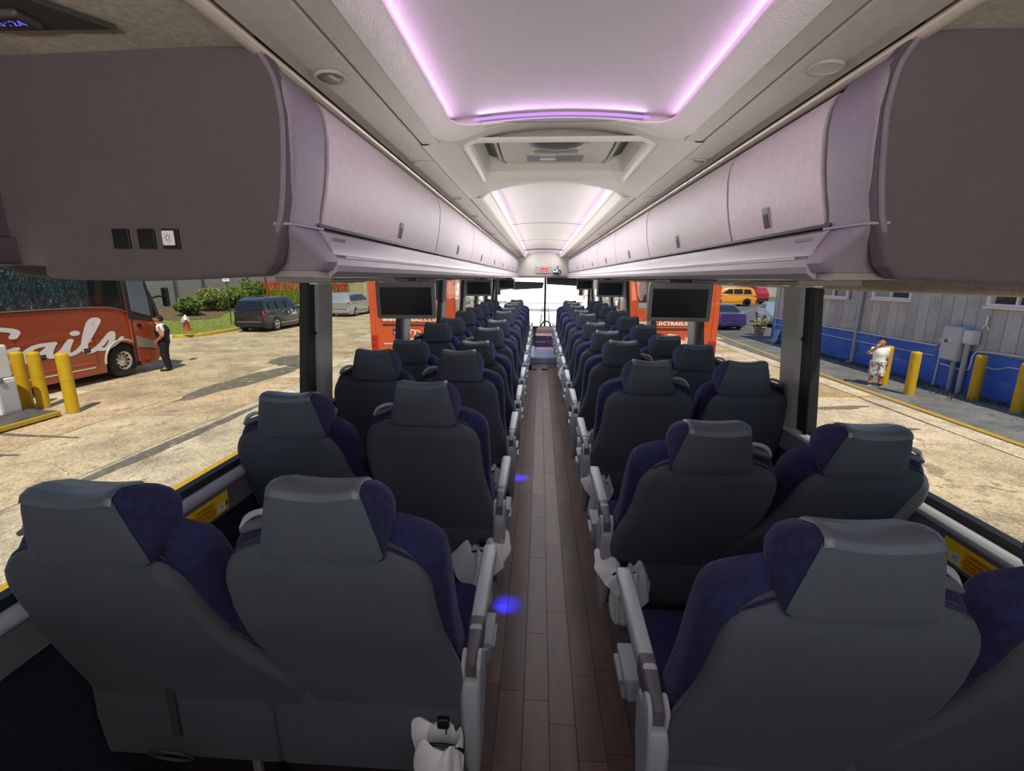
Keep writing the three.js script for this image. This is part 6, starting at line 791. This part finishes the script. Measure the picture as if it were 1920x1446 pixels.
// J: named joints [x, y, z, radius]; facing -z before turning. Returns skin, garments, hair, shoes as meshes of one person
function person(label, p, ry, J, o) {
  const P = thing('person', label, 'person', p, ry), K = o.k ?? 0.05;
  const bones = [['hips', 'chest'], ['chest', 'neck'], ['neck', 'head0'], ...['l', 'r'].flatMap((s) => [['chest', s + 'Sh'], [s + 'Sh', s + 'El'], [s + 'El', s + 'Wr'], ['hips', s + 'Hip'], [s + 'Hip', s + 'Kn'], [s + 'Kn', s + 'An'], [s + 'An', s + 'Toe']])];
  const limb = (list, grow, k) => (x, y, z) => { let d = 9; for (const [a, b] of list) d = smin(d, capsule(x, y, z, [...J[a].slice(0, 3), J[a][3] + grow], [...J[b].slice(0, 3), J[b][3] + grow]), k); return d; };
  const H = J.head, R = o.headR, fwd = o.look ?? [0, 0, -1], rt = [-fwd[2], 0, fwd[0]];
  const hp = (a, b, c) => [H[0] + fwd[0] * c + rt[0] * a, H[1] + b, H[2] + fwd[2] * c + rt[2] * a];
  const headF = (x, y, z) => { let d = ell(x, y, z, H, [R * 0.8, R * 1.05, R * 0.9]); d = smin(d, ell(x, y, z, hp(0, -R * 0.45, R * 0.28), [R * 0.55, R * 0.6, R * 0.55]), 0.03); d = smin(d, capsule(x, y, z, [...hp(0, R * 0.08, R * 0.88), R * 0.09], [...hp(0, -R * 0.22, R * 1.0), R * 0.15]), 0.02); for (const s of [-1, 1]) d = smin(d, ell(x, y, z, hp(s * R * 0.8, -R * 0.05, -R * 0.05), [R * 0.14, R * 0.26, R * 0.16]), 0.012); d = smin(d, capsule(x, y, z, [...hp(-R * 0.2, -R * 0.5, R * 0.84), R * 0.07], [...hp(R * 0.2, -R * 0.5, R * 0.84), R * 0.07]), 0.012); for (const s of [-1, 1]) d = Math.max(d, -ell(x, y, z, hp(s * R * 0.33, R * 0.08, R * 0.98), [R * 0.17, R * 0.12, R * 0.14])); return d; };
  const hand = (s) => { const W = J[s + 'Wr'], t = o.hands[s], u = V(...t.dir).normalize(), n = V(...t.palm).normalize(), w = V(0, 0, 0).crossVectors(u, n), q = (a, b, c) => [W[0] + u.x * a + w.x * b + n.x * c, W[1] + u.y * a + w.y * b + n.y * c, W[2] + u.z * a + w.z * b + n.z * c], S = o.handS ?? 1; const ch = [[q(0, 0, 0), q(0.045 * S, 0, 0), 0.027 * S, 0.03 * S], [q(0.045 * S, -0.018 * S, 0), q(0.08 * S, -0.02 * S, 0.004), 0.022 * S, 0.016 * S], [q(0.045 * S, 0.018 * S, 0), q(0.08 * S, 0.02 * S, 0.004), 0.022 * S, 0.016 * S]];
    [[-0.03, 0.055], [-0.01, 0.07], [0.01, 0.066], [0.03, 0.05]].forEach(([b, l]) => { const m = q(0.085 * S + l * 0.5 * S, b * S, 0.008), e = q(0.085 * S + l * S, b * S * 0.95, 0.008 + 0.03 * (t.curl ?? 0.6)); ch.push([q(0.08 * S, b * S, 0.002), m, 0.0105 * S, 0.0095 * S], [m, e, 0.0095 * S, 0.008 * S]); });
    const th = t.thumb ?? 1; ch.push([q(0.025 * S, th * 0.025 * S, 0.005), q(0.055 * S, th * 0.055 * S, 0.015), 0.014 * S, 0.011 * S], [q(0.055 * S, th * 0.055 * S, 0.015), q(0.085 * S, th * 0.06 * S, 0.022), 0.011 * S, 0.009 * S]);
    return (x, y, z) => { let d = 9; for (const [a, b, r0, r1] of ch) d = smin(d, capsule(x, y, z, [...a, r0], [...b, r1]), 0.008); return d; }; };
  const hl = hand('l'), hr = hand('r'), body = limb(bones, 0, K);
  const all = (x, y, z) => { let d = body(x, y, z); if (y > J.neck[1] - 0.05) d = smin(d, headF(x, y, z), 0.03); for (const [s, f] of [['l', hl], ['r', hr]]) { const W = J[s + 'Wr']; if (Math.hypot(x - W[0], y - W[1], z - W[2]) < 0.26) d = smin(d, f(x, y, z), 0.012); } return d; };
  const xs = Object.values(J), lo = [0, 1, 2].map((k) => Math.min(...xs.map((j) => j[k])) - 0.22), hi = [0, 1, 2].map((k) => Math.max(...xs.map((j) => j[k])) + 0.22);
  mesh('body', boxUV(surfaceNet(all, lo, hi, o.cell ?? 0.011)), std(o.skin, 0.55, { sheen: 0.1 }), P);
  for (const [name, list, grow, k, clip, mat] of o.clothes) mesh(name, (() => { const f = limb(list, grow, k), n = fbm(name.length + 3, 4, 3); const g = surfaceNet((x, y, z) => Math.max(f(x, y, z) + 0.006 * (n(x * 2.2 + 0.3, y * 2.2 + z) - 0.5), clip(x, y, z)), lo, hi, 0.012); return boxUV(g); })(), mat, P);
  const hairF = (x, y, z) => { const d = ell(x, y, z, [H[0] - fwd[0] * 0.008, H[1] + 0.012, H[2] - fwd[2] * 0.008], [R * 0.87, R * 1.06, R * 0.97]); const f = (x - H[0]) * fwd[0] + (z - H[2]) * fwd[2], line = y - H[1]; return Math.max(d, f > R * 0.3 ? R * 0.52 - line + (f - R * 0.3) * 0.4 : (f > -R * 0.1 ? R * 0.12 : -R * 0.55) - line); };
  mesh('hair', boxUV(surfaceNet(hairF, [H[0] - 0.18, H[1] - 0.2, H[2] - 0.18], [H[0] + 0.18, H[1] + 0.2, H[2] + 0.18], 0.007)), std(o.hair, 0.8, { bumpMap: rep(T.grain, 30), bumpScale: 0.003 }), P);
  for (const s of [-1, 1]) { const e = hp(s * R * 0.33, R * 0.08, R * 0.83); const ey = mesh('eye', new THREE.SphereGeometry(R * 0.1, 12, 8).translate(...e), std(0xe8e2dc, 0.2), P); mesh('pupil', new THREE.SphereGeometry(R * 0.055, 10, 8).translate(e[0] + fwd[0] * R * 0.06, e[1], e[2] + fwd[2] * R * 0.06), std(0x1c120c, 0.2), ey); }
  for (const s of ['l', 'r']) { const A = J[s + 'An'], B = J[s + 'Toe'], f = (x, y, z) => Math.max(smin(capsule(x, y, z, [A[0], 0.05, A[2], 0.05], [B[0], 0.042, B[2], 0.046]), capsule(x, y, z, [A[0], 0.09, A[2], 0.046], [A[0], 0.05, A[2], 0.05]), 0.03), 0.012 - y); const l2 = [Math.min(A[0], B[0]) - 0.1, -0.02, Math.min(A[2], B[2]) - 0.1], h2 = [Math.max(A[0], B[0]) + 0.1, 0.2, Math.max(A[2], B[2]) + 0.1]; const sh = mesh('shoe', boxUV(surfaceNet(f, l2, h2, 0.007)), o.shoe, P); mesh('shoe_sole', boxUV(surfaceNet((x, y, z) => Math.max(capsule(x, y, z, [A[0], 0.03, A[2], 0.058], [B[0], 0.03, B[2], 0.052]), y - 0.028, 0.001 - y), l2, h2, 0.007)), o.sole, sh); }
  return P;
}
{ const px = -12.12, ry = 2.0; // driver wiping the coach door: seen from behind, right side toward us
  const J = { hips: [0, 0.95, 0.01, 0.135], chest: [0, 1.3, 0.0, 0.155], neck: [0, 1.5, -0.01, 0.058], head0: [0, 1.58, -0.02, 0.06], head: [0, 1.655, -0.03, 0],
    lSh: [0.175, 1.42, 0, 0.068], lEl: [0.29, 1.56, -0.2, 0.046], lWr: [0.2, 1.74, -0.32, 0.032], rSh: [-0.175, 1.42, 0, 0.068], rEl: [-0.27, 1.16, 0.06, 0.046], rWr: [-0.24, 0.98, -0.12, 0.032],
    lHip: [0.095, 0.9, 0, 0.1], lKn: [0.12, 0.49, -0.03, 0.062], lAn: [0.13, 0.09, 0.02, 0.044], lToe: [0.15, 0.05, -0.15, 0.036], rHip: [-0.095, 0.9, 0, 0.1], rKn: [-0.11, 0.49, -0.01, 0.062], rAn: [-0.12, 0.09, 0.05, 0.044], rToe: [-0.15, 0.05, -0.12, 0.036] };
  const white = std(0xf2f2f0, 0.85), vest = std(0x17181c, 0.85, { bumpMap: rep(T.grain, 8), bumpScale: 0.002 }), trousers = std(0x16161a, 0.9, { bumpMap: rep(T.grain, 6), bumpScale: 0.003 });
  person('man in white shirt and dark vest wiping the rust-coloured coach with a raised arm', [px, GY, -14.35], ry, J, { headR: 0.115, look: [0, 0, -1], skin: 0xa8714e, hair: 0x1c1714, shoe: std(0x111112, 0.4), sole: std(0x0c0c0c, 0.8), hands: { l: { dir: [-0.2, 0.8, -0.5], palm: [0, 0.3, -1], thumb: -1, curl: 0.9 }, r: { dir: [0.1, -0.8, -0.4], palm: [1, 0, 0], thumb: -1 } },
    clothes: [['shirt', [['hips', 'chest'], ['chest', 'neck'], ['chest', 'lSh'], ['chest', 'rSh'], ['lSh', 'lEl'], ['rSh', 'rEl']], 0.014, 0.05, (x, y, z) => Math.max(0.93 - y, y - 1.53, Math.hypot(x - 0.175, y - 1.42, z) < 0.26 || Math.abs(x) < 0.2 ? -1 : Math.abs(x) - 0.25), white], ['vest', [['hips', 'chest'], ['chest', 'neck'], ['chest', 'lSh'], ['chest', 'rSh']], 0.028, 0.06, (x, y, z) => Math.max(0.92 - y, y - 1.475, Math.abs(x) - 0.155 - (y < 1.3 ? 0.1 : 0)), vest], ['trousers', [['hips', 'lHip'], ['hips', 'rHip'], ['lHip', 'lKn'], ['rHip', 'rKn'], ['lKn', 'lAn'], ['rKn', 'rAn']], 0.022, 0.05, (x, y, z) => Math.max(y - 0.99, 0.06 - y), trousers]] });
  const c = solo('cleaning_cloth', sheet((u, v) => [0.16 * (u - 0.5) + 0.02 * Math.sin(v * 6), 0.15 * (v - 0.5) + 0.02 * Math.sin(u * 7), 0.02 * Math.sin(u * 5 + v * 4)], 12, 12), std(0xf0eee8, 0.9, { side: THREE.DoubleSide }), 'white cleaning cloth in the raised hand of the man at the coach door', 'cloth'); c.position.set(px + 0.17 * Math.cos(ry) - 0.42 * Math.sin(ry), GY + 1.85, -14.35 - 0.17 * Math.sin(ry) - 0.42 * Math.cos(ry)); c.rotation.y = ry;
}
{ // boy leaning on the bollard, hand to his face
  const s = 0.76, j = (x, y, z, r) => [-x * s, y * s, z * s, r * s * 1.12]; // turned to face the coach
  const J = { hips: j(0, 0.93, 0.02, 0.145), chest: j(0.015, 1.27, 0.03, 0.155), neck: j(0.01, 1.47, 0.0, 0.06), head0: j(0.005, 1.56, -0.02, 0.064), head: [0, 1.66 * s, -0.03 * s, 0],
    lSh: j(0.18, 1.38, 0.02, 0.066), lEl: j(0.29, 1.13, 0.1, 0.046), lWr: j(0.3, 0.9, 0.05, 0.034), rSh: j(-0.17, 1.39, 0.02, 0.066), rEl: j(-0.33, 1.26, -0.16, 0.046), rWr: j(-0.13, 1.5, -0.25, 0.034),
    lHip: j(0.095, 0.88, 0.01, 0.105), lKn: j(0.13, 0.47, -0.04, 0.066), lAn: j(0.15, 0.09, 0, 0.047), lToe: j(0.19, 0.05, -0.17, 0.04), rHip: j(-0.095, 0.88, 0.01, 0.105), rKn: j(-0.13, 0.47, -0.04, 0.066), rAn: j(-0.16, 0.09, -0.02, 0.047), rToe: j(-0.21, 0.05, -0.19, 0.04) };
  const r = rng(4), A = fbm(11, 7, 3), B = fbm(13, 9, 3); const camo = std(0xffffff, 0.9, { map: rep(tex(256, (x, y) => { const a = A(x, y), b = B(x + 0.2, y); return a > 0.55 ? [0.92, 0.92, 0.93] : b > 0.54 ? [0.42, 0.42, 0.46] : a > 0.45 ? [0.07, 0.07, 0.09] : [0.86, 0.86, 0.88]; }), 3.2) });
  person('boy in white T-shirt and camouflage shorts leaning on a yellow bollard, hand to face', [9.66, GY, -13.86], 2.55, J, { headR: 0.112, skin: 0xa9765a, hair: 0x15110f, shoe: std(0x17171a, 0.6), sole: std(0xdedede, 0.6), handS: 0.85, cell: 0.0095, hands: { l: { dir: [0, -1, -0.1], palm: [1, 0, 0], thumb: 1 }, r: { dir: [-0.55, 0.75, 0.25], palm: [-0.2, 0, 1], thumb: 1, curl: 0.7 } },
    clothes: [['t_shirt', [['hips', 'chest'], ['chest', 'neck'], ['chest', 'lSh'], ['chest', 'rSh'], ['lSh', 'lEl'], ['rSh', 'rEl']], 0.026, 0.05, (x, y, z) => Math.max(0.83 * s - y, y - 1.475 * s, Math.abs(x) - 0.285 * s), std(0xf2f2f2, 0.85)], ['shorts', [['hips', 'lHip'], ['hips', 'rHip'], ['lHip', 'lKn'], ['rHip', 'rKn'], ['lKn', 'lAn'], ['rKn', 'rAn']], 0.03, 0.05, (x, y, z) => Math.max(y - 0.98 * s, 0.4 * s - y), camo]] });
}
renderer.render(scene, camera);
